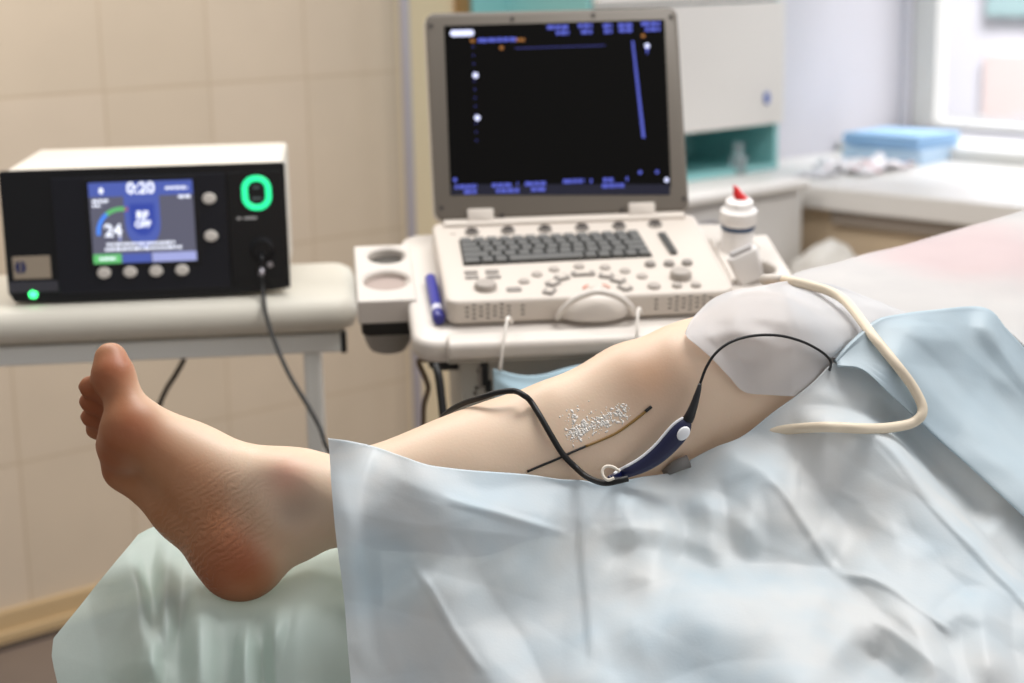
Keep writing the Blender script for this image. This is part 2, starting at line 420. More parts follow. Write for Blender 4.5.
for s in (-1, 1):
    c_ = Vector((pq.x, pq.y, 1.93)); e_ = WD * s
    obj('hook', TB(catmull([c_, c_ + e_ * .05 + Vector((0, 0, .03)), c_ + e_ * .09 + Vector((0, 0, .01)), c_ + e_ * .10 + Vector((0, 0, .05))], 6), .004), M_chrome, pole, world=True, smooth=True)
# ================================================================== INSTRUMENT TABLE AND GENERATOR
GM = rotm(.1, 0, Vector((-.518, 2.402, .9555)))          # generator frame: origin at the foot of its front face
GX, GZ, GD = .399, .192, .314
M_cush = mat('off_white_vinyl', (214, 209, 196), .5, var=.03, vscale=25, bump=.15, bscale=300)
M_paintg = mat('grey_painted_steel', (228, 228, 222), .4)
M_blackp = mat('black_plastic', (14, 14, 18), .35)
TT = rotm(.1, 0, Vector((-.24, 2.28, 0)))                 # table frame: x runs left along the front edge
TI = TT.inverted()
def tp(x, y, z): return TI @ onz(x, y, z)
xr = tp(357, 300, .95).x; yb = tp(342, 260, .955).y; yf = tp(357, 310, .935).y - .01
tab = thing('instrument_table', 'padded off-white couch top on grey steel legs carrying the black generator', 'table', TT)
bm = bmesh.new()
T_ = .052
prism(bm, [(p[0] + xr - .65, p[1] + (yf + yb) / 2) for p in rrect(1.30, yb - yf, .04, 8)], .9545 - T_, .9545, bev=.02)
for v in bm.verts: v.co.z += .0035 * noise.noise(Vector((v.co.x * 9, v.co.y * 9, v.co.z * 3))) * (1 if v.co.z < .95 else 0)
obj('cushion', bm, M_cush, tab, angle=50)
z1 = .9545 - T_ - .003
bm = bmesh.new()
box(bm, xr - 1.28, xr - .025, yf + .02, yf + .045, z1 - .028, z1, .003); box(bm, xr - 1.28, xr - .025, yb - .045, yb - .02, z1 - .028, z1, .003)
box(bm, xr - .06, xr - .035, yf + .045, yb - .045, z1 - .028, z1, .003); box(bm, xr - 1.28, xr - 1.255, yf + .045, yb - .045, z1 - .028, z1, .003)
obj('frame', bm, M_paintg, tab)
for y in (yf + .0325, yb - .0325):
    o = obj('end_cap', BX(xr - .026, xr - .017, y - .0135, y + .0135, z1 - .030, z1 + .001, .003), M_blackp, tab); o['label'] = 'black plastic end cap'
lx = tp(313, 380, z1 - .05).x
lx = (TI @ onplane(313, 390, TT @ Vector((0, yf + .03, 0)), TT.to_3x3() @ Vector((0, 1, 0)))).x
for x in (lx, lx - 1.1):
    for y in (yf + .0325, yb - .0325):
        l = obj('leg', BX(x - .0115, x + .0115, y - .009, y + .009, .012, z1 - .028, .004), M_paintg, tab)
        bm = bmesh.new(); lathe(bm, [(0, 0), (.018, 0), (.018, .008), (.012, .013), (0, .013)], 16, Matrix.Translation((x, y, 0))); obj('rubber_foot', bm, M_blackp, l, angle=40)
# ---- generator
gen = thing('radiofrequency_generator', 'black fronted generator box with lit screen and green ring on padded table', 'generator', GM)
GI = GM.inverted(); GN = GM.to_3x3() @ Vector((0, 1, 0))
def gl(x, y, off=0):
    w = onplane(x, y, GM @ Vector((0, -off, 0)), GN); q = GI @ w; return q.x, q.z
M_case = mat('white_enamel_case', (224, 218, 207), .4, var=.01)
M_panel = mat('black_gloss_panel', (10, 10, 14), .35)
M_panel2 = mat('dark_navy_panel', (17, 18, 28), .4)
h = GX / 2
bm = bmesh.new(); box(bm, -h + .004, h - .004, .006, GD, .010, GZ - .002, .006, 3); obj('case', bm, M_case, gen, angle=40)
for x in (-h + .05, h - .05):
    for y in (.06, GD - .05):
        bm = bmesh.new(); lathe(bm, [(0, 0), (.014, 0), (.015, .010), (0, .010)], 16, Matrix.Translation((x, y, 0))); obj('rubber_foot', bm, M_blackp, gen, angle=40)
bm = bmesh.new(); box(bm, h - .0055, h - .003, .03, .055, .12, .165, .001); obj('side_grip', bm, M_blackp, gen)
FR = Matrix.Rotation(PI / 2, 4, 'X')              # x right, y up, z towards the viewer
def gprism(pts, z0, z1, bev=0): 
    bm = bmesh.new(); prism(bm, pts, z0, z1, FR, bev); return bm
pw = [(-h, .004), (-h + .012, -.0), (-h*.4, -.004+.006), (0, .001), (h*.5, .002), (h, .008), (h, GZ), (-h, GZ)]
pw = [(h, .010), (h, GZ - .003), (h - .003, GZ), (-h + .003, GZ), (-h, GZ - .003), (-h, .018), (-h + .008, .004), (-h * .55, .0015), (0, .0008), (h * .6, .003)]
pn = obj('front_panel', gprism(pw[::1], -.006, .004, .0015), M_panel, gen)
xa, xb = gl(56, 240)[0], gl(228, 230)[0]
obj('centre_panel', gprism([(xb, .014), (xb, GZ - .012), (xa, GZ - .012), (xa, .014)], .003, .0075, .0012), M_panel2, gen)
xc, xd = gl(230, 230)[0], gl(284, 230)[0]
obj('port_panel', gprism([(xd, .022), (xd, GZ - .012), (xc, GZ - .012), (xc, .022)], .003, .0062, .001), M_panel, gen)
# screen
s0x, s1z = gl(88, 183, .008); s1x, s0z = gl(197, 260, .008)
bz = obj('screen_bezel', gprism([(s1x + .006, s0z - .007), (s1x + .006, s1z + .006), (s0x - .006, s1z + .006), (s0x - .006, s0z - .007)], .006, .009, .001), M_blackp, gen)
def emis(name, c, s=1.0):
    m = bpy.data.materials.new(name); m.use_nodes = True; b = m.node_tree.nodes['Principled BSDF']
    b.inputs['Base Color'].default_value = srgb(*[v * .25 for v in c]); b.inputs['Emission Color'].default_value = srgb(*c); b.inputs['Emission Strength'].default_value = s; b.inputs['Roughness'].default_value = .25
    return m
E_bg = emis('screen_grey', (84, 84, 100)); E_bl = emis('screen_blue', (70, 86, 160)); E_bl2 = emis('screen_deep_blue', (48, 66, 150)); E_w = emis('screen_white', (236, 240, 255), 1.1)
E_gr = emis('screen_green', (92, 178, 104)); E_arcb = emis('gauge_blue', (66, 130, 235)); E_lil = emis('screen_lilac', (150, 156, 205)); E_red = emis('gauge_red', (150, 80, 84)); E_blk = emis('screen_black', (8, 8, 12), .3)
def gq(u, v): return lerp(s0x, s1x, u), lerp(s1z, s0z, v)       # screen coordinates, v down
SZ = .0094
def srect(u0, v0, u1, v1, z, t=.0003):
    a = gq(u0, v1); b = gq(u1, v0); return gprism([(b[0], a[1]), (b[0], b[1]), (a[0], b[1]), (a[0], a[1])], z, z + t)
scr = obj('screen', srect(0, 0, 1, 1, .009, .0004), E_bg, gen)
sw, sh = s1x - s0x, s1z - s0z
obj('status_bar', srect(0, 0, 1, .175, SZ), E_bl, scr)
bm = srect(.0, .885, .27, 1, SZ); obj('green_key', bm, E_gr, scr)
obj('menu_key', srect(.28, .885, .56, 1, SZ), E_bl, scr); obj('menu_key', srect(.57, .885, 1, 1, SZ), E_lil, scr)
def shield(w, hh, cu, v0):
    x, zt = gq(cu, v0); w *= sw; hh *= sh
    pts = [(x + w/2, zt - hh * .55), (x + w/2, zt), (x - w/2, zt), (x - w/2, zt - hh * .55)]
    for i in range(1, 12):
        a = PI + PI * i / 12; pts.append((x + w/2 * math.cos(a), zt - hh * .55 + hh * .45 * math.sin(a)))
    return pts
obj('shield', gprism(shield(.34, .64, .5, .17), SZ, SZ + .0003), E_bl, scr); obj('shield_core', gprism(shield(.24, .40, .5, .27), SZ + .0003, SZ + .0005), E_bl2, scr)
def stext(t, u, v, size, m, name='text', bold=.0):
    x, z = gq(u, v); return obj(name, text_bm(t, size, FR @ Matrix.Translation((x, z, SZ + .0008)), .0002, bold=bold), m, scr)
stext('0:20', 0.5, .085, .0225, E_w, 'timer_digits', .0005); stext('24', .21, .60, .0245, E_w, 'temperature_digits', .0006); stext('RF', .5, .42, .0155, E_w, 'state_text', .0007); stext('OFF', .5, .53, .0125, E_w, 'state_text', .0006)
def bars(rows, z, m, name, par, fn, hgt):
    """rows of short rounded dashes that read as blurred small text"""
    for (u0, u1, v) in rows:
        u = u0; bm = bmesh.new()
        while u < u1:
            w = random.uniform(.02, .06); e = min(u + w, u1)
            a = fn(u, v + hgt / 2); b = fn(e, v - hgt / 2)
            prism(bm, [(b[0], a[1]), (b[0], b[1]), (a[0], b[1]), (a[0], a[1])], z, z + .0002, FR); u = e + .012
        obj(name, bm, m, par)
bars([(.14, .80, .765), (.12, .86, .825), (.03, .19, .225), (.03, .11, .28), (.74, .95, .09), (.86, .98, .2), (.06, .22, .94)], SZ + .0005, E_w, 'text_line', scr, gq, .032)
x, z = gq(.12, .10); bm = bmesh.new(); prism(bm, [(x + .003 * math.cos(a * PI / 6), z + .0045 * math.sin(a * PI / 6)) for a in range(12)], SZ + .0004, SZ + .0007, FR); obj('status_icon', bm, E_w, scr)
def arc(u, v, r, a0, a1, w, m, name):
    x, z = gq(u, v); bm = bmesh.new(); n = 14; pts = []
    for i in range(n + 1):
        a = math.radians(lerp(a0, a1, i / n)); pts.append((x + r * math.cos(a), z + r * math.sin(a)))
    for i in range(n, -1, -1):
        a = math.radians(lerp(a0, a1, i / n)); pts.append((x + (r - w) * math.cos(a), z + (r - w) * math.sin(a)))
    if a1 < a0: pts = pts[::-1]
    prism(bm, pts, SZ + .0003, SZ + .0006, FR); return obj(name, bm, m, scr)
arc(.30, .62, .25 * sw, 128, 185, .0052, E_arcb, 'gauge_arc'); arc(.30, .62, .25 * sw, 82, 128, .0052, E_gr, 'gauge_arc'); arc(.30, .62, .25 * sw, 74, 82, .0052, E_red, 'gauge_arc')
x, z = gq(.27, .70); bm = bmesh.new(); prism(bm, [(x + .002 * math.cos(a * PI / 6), z + .003 * math.sin(a * PI / 6)) for a in range(12)], SZ + .0004, SZ + .0007, FR); obj('unit_mark', bm, E_lil, scr)
# buttons
M_btn = mat('pale_rubber_button', (222, 216, 208), .45)
for q in ((104, 273), (130, 272), (156, 271), (182, 270), (209, 198.5), (211, 236)):
    x, z = gl(*q, .01); bm = bmesh.new(); lathe(bm, [(0, 0), (.0092, 0), (.0098, .002), (.0085, .0042), (0, .005)], 24, FR @ Matrix.Translation((x, z, .0072)) @ Matrix.Diagonal((1, .82, 1, 1)))
    obj('button', bm, M_btn, gen, angle=40)
# green ring
E_ring = emis('green_ring_light', (40, 235, 150), 1.3)
x, z = gl(256.5, 193, .008); wr, hr = .0415, .0505
bm = bmesh.new(); po = rrect(wr, hr, .019, 8); pi_ = rrect(wr - .016, hr - .018, .0115, 8)
tube(bm, [FR @ Vector((x + (a[0] + b[0]) / 2, z + (a[1] + b[1]) / 2, .0062)) for a, b in zip(po, pi_)], .0042, closed=True, flat=(Vector((0, -1, 0)), .5))
rg = obj('ring_light', bm, E_ring, gen, smooth=True); rg['label'] = 'glowing green rounded ring'
bm = bmesh.new()
for dz, w in ((.008, .009), (-.008, .013)): box(bm, x - w / 2, x + w / 2, -.0068, -.006, z + dz - .0018, z + dz + .0018)
obj('ring_caption', bm, mat('dim_caption', (92, 104, 106), .5), rg, world=False).matrix_parent_inverse = Matrix()
bm = bmesh.new(); xx, zz = gl(237, 218.5, .007)
for i, w in enumerate((.006, .010, .008)): box(bm, xx + i * .010, xx + i * .010 + w, -.0068, -.006, zz - .0016, zz + .0016)
obj('port_caption', bm, mat('white_print', (190, 190, 190), .5), gen)
# socket, connector, label, indicator
x, z = gl(262, 249, .006); bm = bmesh.new(); lathe(bm, [(0, 0), (.017, 0), (.018, .003), (.013, .005), (.012, .0015), (0, .0015)], 28, FR @ Matrix.Translation((x, z, .006))); sk = obj('socket', bm, M_blackp, gen, angle=40)
bm = bmesh.new(); x2, z2 = gl(270, 264.5, .007); lathe(bm, [(0, 0), (.0045, 0), (.004, .002), (0, .0025)], 16, FR @ Matrix.Translation((x2, z2, .006))); o = obj('screw', bm, M_chrome, gen, angle=40)
q0 = gl(12, 257, .005); q1 = gl(51.5, 278, .005)
lb = obj('label_plate', gprism([(q1[0], q1[1]), (q1[0], q0[1]), (q0[0], q0[1]), (q0[0], q1[1])], .0036, .0052, .0005), mat('beige_label', (168, 154, 136), .5), gen)
lb['label'] = 'beige maker plate with a dark blue emblem'
M_emb = mat('emblem_blue', (30, 44, 96), .4)
bm = bmesh.new(); ex, ez = gl(20.5, 267.5, .006)
for s in (-1, 1):
    pts = [(ex + s * (.0012 + .0062 * math.sin(PI * k / 10)), ez + .0095 * math.cos(PI * k / 10)) for k in range(11)]
    prism(bm, pts if s < 0 else pts[::-1], .0052, .0056, FR)
obj('emblem', bm, M_emb, lb)
q0 = gl(8, 282.5, .005); q1 = gl(59, 291, .005)
obj('light_strip', gprism([(q1[0], q1[1]), (q1[0], q0[1]), (q0[0], q0[1]), (q0[0], q1[1])], .0036, .0065, .001), mat('dark_grey_strip', (66, 66, 74), .4), gen)
x, z = gl(33, 294.5, .006); bm = bmesh.new(); lathe(bm, [(0, 0), (.0062, 0), (.0055, .003), (0, .0045)], 20, FR @ Matrix.Translation((x, z, .004))); o = obj('indicator_lamp', bm, emis('green_led', (60, 255, 130), 3.0), gen, smooth=True); o['label'] = 'lit green indicator lamp'
# ================================================================== ULTRASOUND ON ITS TROLLEY
UM = rotm(.105, .25, Vector((.1025, 2.107, 1.0035)))     # console frame: origin at the front centre of the key deck, z out of the deck
UI = UM.inverted(); UZ = UM.to_3x3() @ Vector((0, 0, 1))
def cl(x, y, z=0): return UI @ onplane(x, y, UM @ Vector((0, 0, z)), UZ)
UF = .033; TR = -.0362; UD = .262
M_uw = mat('warm_white_plastic', (202, 193, 183), .42, var=.01, vscale=15)
M_uw2 = mat('white_trolley_plastic', (210, 203, 195), .38, var=.01, vscale=15)
M_ug = mat('grey_brown_plastic', (104, 97, 88), .45)
M_key = mat('dark_key_plastic', (98, 98, 96), .5)
M_key2 = mat('grey_button_plastic', (140, 134, 128), .42)
M_key3 = mat('light_grey_button', (168, 160, 152), .42)
M_dark = mat('dark_slot', (62, 56, 52), .6)
us = thing('ultrasound_scanner', 'portable white ultrasound scanner with raised grey-framed screen and keyboard', 'ultrasound scanner', UM)
w = .371
bm = bmesh.new()
prism(bm, [(p[0], p[1] + UD / 2) for p in rrect(w, UD, .018, 8)], -UF, 0, bev=.005)
obj('console_body', bm, M_uw, us, angle=45)
# rear ridge carrying the hinges
obj('hinge_ridge', BX(-.17, .17, UD - .022, UD - .001, -.004, .005, .003), M_uw, us, angle=45)
# keyboard: four corner pixels
kc = [cl(459, 241), cl(638, 233), cl(652.5, 257), cl(463.5, 266)]
def kq(u, v):
    a = kc[0].lerp(kc[1], u); b = kc[3].lerp(kc[2], u); return a.lerp(b, v)
kb = obj('keyboard', (lambda bm: (prism(bm, [kq(0, 1)[:2], kq(1, 1)[:2], kq(1, 0)[:2], kq(0, 0)[:2]], -.001, .0012), bm)[1])(bmesh.new()), mat('key_well', (30, 29, 28), .6), us)
bm = bmesh.new()
def key(u0, u1, v0, v1):
    g = .0075
    pts = [kq(u0 + g, v1 - g * 2.2), kq(u1 - g, v1 - g * 2.2), kq(u1 - g, v0 + g * 2.2), kq(u0 + g, v0 + g * 2.2)]
    prism(bm, [p[:2] for p in pts], .0012, .0060, bev=.0014)
rows = [14, 14, 13, 12]
for r, n in enumerate(rows):
    off = (0, .0, .0, .0)[r]; ws = [1] * n
    if r == 1: ws[0] = 1.4
    if r == 2: ws[0] = 1.6; ws[-1] = 1.8
    if r == 3: ws[0] = 2.0; ws[-1] = 1.6
    tot = sum(ws); u = 0
    for k in ws: key(u, u + k / tot, r / 5, (r + 1) / 5); u += k / tot
ws = [1.3, 1, 1, 5.6, 1, 1, 1, 1, 1]; tot = sum(ws); u = 0
for k in ws: key(u, u + k / tot, .8, 1); u += k / tot
obj('keys', bm, M_key, kb)
def knob(px, py, r, h, m, name, sx=1, prof=None):
    c = cl(px, py); bm = bmesh.new()
    lathe(bm, prof or [(0, 0), (r, 0), (r * 1.0, h * .6), (r * .86, h), (0, h * 1.05)], 24, Matrix.Translation((c.x, c.y, 0)), sx=sx)
    return obj(name, bm, m, us, angle=35)
for q in ((472, 233), (508, 231.5), (545, 230), (582, 228.5), (619, 227), (655, 225)):
    b = knob(*q, .0100, .004, M_key2, 'soft_key', sx=1.0); c = cl(*q)
    bm = bmesh.new(); lathe(bm, [(0, .0038), (.0078, .0038), (.0070, .0052), (0, .0056)], 20, Matrix.Translation((c.x, c.y, .0003))); obj('soft_key_cap', bm, M_dark, b, angle=35)
knob(485.5, 288, .0145, .008, M_key3, 'dial'); knob(680.5, 277.5, .0142, .010, M_key3, 'dial')
for q in ((650, 265.5), (669, 265), (687, 264)): knob(*q, .0072, .005, M_key2, 'round_button')
for q in ((654, 287), (677, 286.5), (696, 286)): knob(*q, .0085 if q[0] == 654 else .0066, .004, M_key3, 'round_button')
for q in ((524, 282), (537, 275), (554, 270), (579, 267), (605, 268), (625, 271.5), (642, 277)): knob(*q, .0072, .003, M_key3, 'small_button')
def slab(px0, py0, px1, py1, hh, m, name, rad=.0016):
    a, b = cl(px0, py0), cl(px1, py1); cx, cy = (a.x + b.x) / 2, (a.y + b.y) / 2
    bm = bmesh.new(); prism(bm, [(p[0] + cx, p[1] + cy) for p in rrect(abs(b.x - a.x), max(.006, abs(a.y - b.y)), rad, 4)], 0, hh, bev=.0008); return obj(name, bm, m, us, angle=40)
for q in ((464, 272, 478, 274), (485, 271, 499, 273.5), (465, 277, 479, 279), (486, 276.5, 501, 278.5)): slab(*q, .0022, M_key2, 'flat_button')
slab(506, 288.5, 522, 291.5, .002, M_key2, 'flat_button')
# slider of gain controls
a, b = cl(661, 234.5), cl(674, 255); d_ = (b - a).normalized(); s_ = Vector((-d_.y, d_.x, 0))
bm = bmesh.new(); prism(bm, [(a - s_ * .004)[:2], (b - s_ * .004)[:2], (b + s_ * .004)[:2], (a + s_ * .004)[:2]], 0, .0015); gs = obj('gain_strip', bm, M_dark, us)
for i in range(8):
    c = a.lerp(b, (i + .5) / 8); bm = bmesh.new(); box(bm, c.x - .0055, c.x + .0055, c.y - .002, c.y + .002, .0012, .005, .0008); obj('slider', bm, M_key, gs)
# arc of keys around the trackball
ac = cl(594, 300); 
for (q0, wd) in (((549.5, 292), 0), ((553, 284), 0), ((562, 278.5), 0), ((583, 274.5), 1), ((606, 276.5), 0), ((618, 281), 0), ((625, 288.5), 0)):
    c = cl(*q0); dv = Vector((c.x - ac.x, c.y - ac.y)); a = math.atan2(dv.y, dv.x) - PI / 2
    bm = bmesh.new(); ww, hh = (.031, .0125) if wd else (.0185, .0145)
    prism(bm, rrect(ww, hh, .003, 4), 0, .0032, Matrix.Translation((c.x, c.y, 0)) @ Matrix.Rotation(a, 4, 'Z'), bev=.001); k_ = obj('curved_key', bm, M_key2, us, angle=40)
    bm = bmesh.new(); prism(bm, rrect(ww * .6, hh * .55, .002, 4), .0030, .0040, Matrix.Translation((c.x, c.y, 0)) @ Matrix.Rotation(a, 4, 'Z')); obj('key_cap', bm, M_uw, k_)
# palm rest with trackball, red marks and carry handle
pc = cl(597, 300)
bm = bmesh.new(); bmesh.ops.create_uvsphere(bm, u_segments=32, v_segments=16, radius=1)
for v in bm.verts: v.co = Vector((pc.x + .0475 * v.co.x, .010 + .026 * v.co.y, -.0285 + .0310 * abs(v.co.z) ** 1.0 * (1 if v.co.z > 0 else -.1)))
obj('palm_rest', bm, M_uw2, us, smooth=True)
tb = cl(597, 291); bm = bmesh.new(); bmesh.ops.create_uvsphere(bm, u_segments=24, v_segments=14, radius=.0135)
for v in bm.verts: v.co += Vector((tb.x, tb.y, -.0055))
obj('trackball', bm, M_uw, us, smooth=True)
M_red = mat('orange_red_print', (206, 104, 66), .5)
for s in (-1, 1):
    pts = []; n = 8
    for i in range(n + 1):
        t = PI / 2 - s * (.55 + .75 * i / n); pts.append((tb.x + .0185 * math.cos(t), tb.y + .0185 * math.sin(t)))
    for i in range(n, -1, -1):
        t = PI / 2 - s * (.55 + .75 * i / n); pts.append((tb.x + .0165 * math.cos(t), tb.y + .0165 * math.sin(t)))
    bm = bmesh.new(); prism(bm, pts if s < 0 else pts[::-1], .002, .0026); o = obj('ball_mark', bm, M_red, us); o['label'] = 'orange-red arc beside the trackball'
h0, h1, hm = cl(559, 320, -.02), cl(637, 317, -.02), cl(597, 294, .004)
pth = [Vector((h0.x, -.004, -.026)), Vector((h0.x + .006, -.012, -.012)), Vector((h0.x + .018, -.013, .001)), Vector((h0.x + .034, -.0125, .0085)), Vector(((h0.x + h1.x) / 2, -.012, .0115)), Vector((h1.x - .034, -.0125, .0085)), Vector((h1.x - .018, -.013, .001)), Vector((h1.x - .006, -.012, -.012)), Vector((h1.x, -.004, -.026))]
obj('carry_handle', TB(catmull(pth, 6), .0042, flat=(Vector((0, -1, .3)), 1.1)), M_uw2, us, smooth=True)
# speaker grilles on the front face
def grille(pxs, pys, rows_):
    c = cl(pxs, pys, 0)
    bm = bmesh.new()
    for i in range(7):
        for j in range(3 if i % 2 == 0 else 4):
            x = c.x + i * .0088; z = -.0088 - j * .0060 + (0 if i % 2 == 0 else .0030)
            prism(bm, [(x + .0029 * math.cos(a * PI / 4), z + .0011 * math.sin(a * PI / 4)) for a in range(8)], -.0004, .0005, FR)
    x2 = c.x + 7 * .0088 + .009 if rows_ > 0 else c.x - .018
    for j in range(3):
        z = -.0088 - j * .0060; prism(bm, [(x2 + .0029 * math.cos(a * PI / 4), z + .0011 * math.sin(a * PI / 4)) for a in range(8)], -.0004, .0005, FR)
    return obj('speaker_grille', bm, M_dark, us)
grille(468, 306, 1); grille(672, 296, -1)
bm = bmesh.new(); c = cl(453, 234); prism(bm, [(c.x + .004 * math.cos(a * PI / 6), c.y + .002 * math.sin(a * PI / 6)) for a in range(12)], 0, .0006); obj('small_mark', bm, M_key3, us)
# ---- lid
LT = .553
LM = UM @ Matrix.Translation((0, UD - .008, .004)) @ Matrix.Rotation(PI / 2 - LT, 4, 'X')     # x right, y up the lid, z towards the viewer
LI = LM.inverted(); LN = LM.to_3x3() @ Vector((0, 0, 1))
def ll(x, y, z=0): return LI @ onplane(x, y, LM @ Vector((0, 0, z)), LN)
LL = UI @ LM                                             # lid frame inside the scanner frame
ca = [ll(425, 13), ll(677.5, 7), ll(689, 209), ll(436, 221)]
lx0 = (ca[0].x + ca[3].x) / 2; lx1 = (ca[1].x + ca[2].x) / 2; ly0 = (ca[2].y + ca[3].y) / 2; ly1 = (ca[0].y + ca[1].y) / 2
lcx, lcy = (lx0 + lx1) / 2, (ly0 + ly1) / 2
bm = bmesh.new(); prism(bm, [(p[0] + lcx, p[1] + lcy) for p in rrect(lx1 - lx0, ly1 - ly0, .013, 8)], -.012, 0, LL, bev=.003)
lid = obj('screen_frame', bm, M_ug, us, angle=45); lid['label'] = 'grey-brown screen frame'
bm = bmesh.new(); prism(bm, [(p[0] + lcx, p[1] + lcy) for p in rrect(lx1 - lx0 + .003, ly1 - ly0 + .003, .0145, 8)], -.032, -.0115, LL, bev=.006)
obj('screen_back', bm, M_uw, us, angle=45)
cs = [ll(444, 26), ll(664.5, 19.5), ll(671, 187), ll(450.5, 195.5)]
M_scr = mat('black_screen_glass', (9, 8, 7), .22, ior=1.2)
def lq(u, v): return cs[0].lerp(cs[1], u).lerp(cs[3].lerp(cs[2], u), v)
def lpoly(pts, z0, z1):
    bm = bmesh.new(); prism(bm, [p[:2] for p in pts], z0, z1, LL); return bm
dsp = obj('display', lpoly([lq(0, 1), lq(1, 1), lq(1, 0), lq(0, 0)], -.002, .0006), M_scr, us); dsp['label'] = 'black screen with small blue text'
for q in ((431, 26), (512, 19), (593, 15), (671, 17), (684, 199), (622, 210), (502, 215.5), (441.5, 208)):
    c = ll(*q); bm = bmesh.new(); lathe(bm, [(0, 0), (.0034, 0), (.003, .0012), (.0012, .0009), (0, .0006)], 14, LL @ Matrix.Translation((c.x, c.y, 0))); obj('screw', bm, M_dark, lid, angle=30)
E_ub = emis('display_blue', (84, 94, 200), .8); E_ud = emis('display_dim_blue', (46, 50, 120), .8); E_uw = emis('display_white', (215, 220, 255), 1.1); E_uo = emis('display_orange', (150, 96, 40), .8); E_un = emis('display_navy', (14, 14, 40), .6)
def lrc(px0, py0, px1, py1, m, name, z=.0007):
    c = [ll(px0, py1), ll(px1, py1), ll(px1, py0), ll(px0, py0)]; return obj(name, lpoly(c, z, z + .0002), m, dsp)
def ldash(rows, m, name, hh):
    for (x0, x1, y, sl) in rows:
        x = x0; bm = bmesh.new()
        while x < x1 - .5:
            e = min(x + random.uniform(3, 9), x1); y_ = y + (x - x0) * sl
            c = [ll(x, y_ + hh / 2), ll(e, y_ + hh / 2), ll(e, y_ - hh / 2), ll(x, y_ - hh / 2)]; prism(bm, [p[:2] for p in c], .0009, .0011, LL); x = e + 1.1
        obj(name, bm, m, dsp)
lrc(451, 184.5, 670, 195, E_un, 'footer_band')
def pill(px0, px1, py, hh, m, name):
    a, b = ll(px0, py), ll(px1, py - (px1 - px0) * .02); c = (a + b) / 2; r = hh / 2 / 720
    bm = bmesh.new(); prism(bm, [(p[0] + c.x, p[1] + c.y) for p in rrect((b - a).length, r * 2, r * .98, 5)], .0008, .001, LL); return obj(name, bm, m, dsp)
pill(450, 474, 33.5, 6.5, E_uw, 'name_tag')
ldash([(547, 568, 27.5, -.02), (556, 569, 33, -.02), (578, 592, 26, -.02), (581, 592, 32, -.02), (603, 612, 26, -.02), (604, 612, 31.5, -.02), (618, 632, 25.5, -.02), (619, 632, 30.5, -.02), (641, 660, 24, -.02), (645, 660, 29.5, -.02), (478, 516, 40.5, -.03), (455, 477, 187, -.03), (464, 478, 192, -.03), (492, 511, 185.5, -.03), (496, 519, 191, -.03), (517, 518, 184, 0), (525, 547, 184, -.03), (531, 545, 189.5, -.03), (563, 584, 181.5, -.03), (603, 613, 180, 0), (602, 624, 186, -.03), (590, 592, 181, 0), (626, 628, 179, 0)], E_ub, 'text_line', 4.0)
ldash([(516, 526, 40, 0), (470, 475, 41, 0)], E_uo, 'text_line', 3)
def dot(px, py, r, m, name):
    c = ll(px, py); bm = bmesh.new(); prism(bm, [(c.x + r * math.cos(a * PI / 8), c.y + r * math.sin(a * PI / 8)) for a in range(16)], .0009, .0011, LL); return obj(name, bm, m, dsp)
dot(475.5, 75.5, .0040, E_uw, 'depth_mark'); dot(477.3, 118, .0040, E_uw, 'depth_mark'); dot(666.5, 180, .0032, E_uw, 'depth_mark'); dot(647, 46, .0036, E_uw, 'depth_mark')
dot(643, 36, .0030, E_uo, 'focus_mark'); dot(501.5, 48, .0030, E_uo, 'focus_mark'); dot(455, 180, .0030, E_ub, 'cursor_mark'); dot(640, 172.5, .0028, E_ub, 'cursor_mark'); dot(657, 172, .0026, E_ub, 'cursor_mark')
bm = bmesh.new()
for i in range(12):
    px, py = 473 + i * .33, 47 + i * 8.5; c = ll(px, py); prism(bm, [(c.x + .0016 * math.cos(a * PI / 4), c.y + .0012 * math.sin(a * PI / 4)) for a in range(8)], .0009, .0011, LL)
obj('depth_scale', bm, E_ud, dsp)
obj('grey_bar', lpoly([ll(642, 138), ll(645, 138), ll(633.5, 41), ll(631.5, 41)], .0008, .001), E_ub, dsp)
obj('grey_bar', lpoly([ll(515, 49), ll(605, 46), ll(605, 45), ll(515, 48)], .0008, .001), E_ud, dsp)
obj('probe_mark', lpoly([ll(647, 55), ll(649, 47), ll(645, 47)], .0008, .001), E_ub, dsp)
for (pa, pb) in (((467, 210), (494, 226)), ((628, 204), (655, 218))):
    a, b = ll(*pa), ll(*pb); x0, x1 = a.x, b.x
    bm = bmesh.new(); prism(bm, rrect(x1 - x0, .021, .002, 4), -.016, .006, LL @ Matrix.Translation(((x0 + x1) / 2, a.y - .010, 0)), bev=.0015); obj('hinge', bm, M_uw, us, angle=45)
# ---- trolley
tq = UM @ Vector((0, .13, 0))
TM = Matrix.Translation((tq.x, tq.y, 0)) @ Matrix.Rotation(.105, 4, 'Z')
tro = thing('ultrasound_trolley', 'white ultrasound trolley with tilted tray, round cup holders and grey unit beneath', 'trolley', TM)
def tobj(name, bm, m, par=None, **k):
    bm.transform(UM); return obj(name, bm, m, par or tro, world=True, **k)
tx0, tx1 = cl(410, 320, TR).x, cl(742, 290, TR).x + .04
bm = bmesh.new(); yA, yB = -.042, .31
prism(bm, [(p[0] + (tx0 + tx1) / 2, p[1] + (yA + yB) / 2) for p in rrect(tx1 - tx0, yB - yA, .035, 8)], TR - .03, TR, bev=.008)
tobj('tray', bm, M_uw2, angle=50)
bm = bmesh.new(); gx0, gx1 = cl(445, 330, TR).x, tx1 - .012
prism(bm, rrect(.036, .024, .009, 6), gx0, gx1, Matrix.Translation((0, yA - .003, TR - .0045)) @ Matrix(((0, 0, 1, 0), (1, 0, 0, 0), (0, 1, 0, 0), (0, 0, 0, 1))), bev=.004)
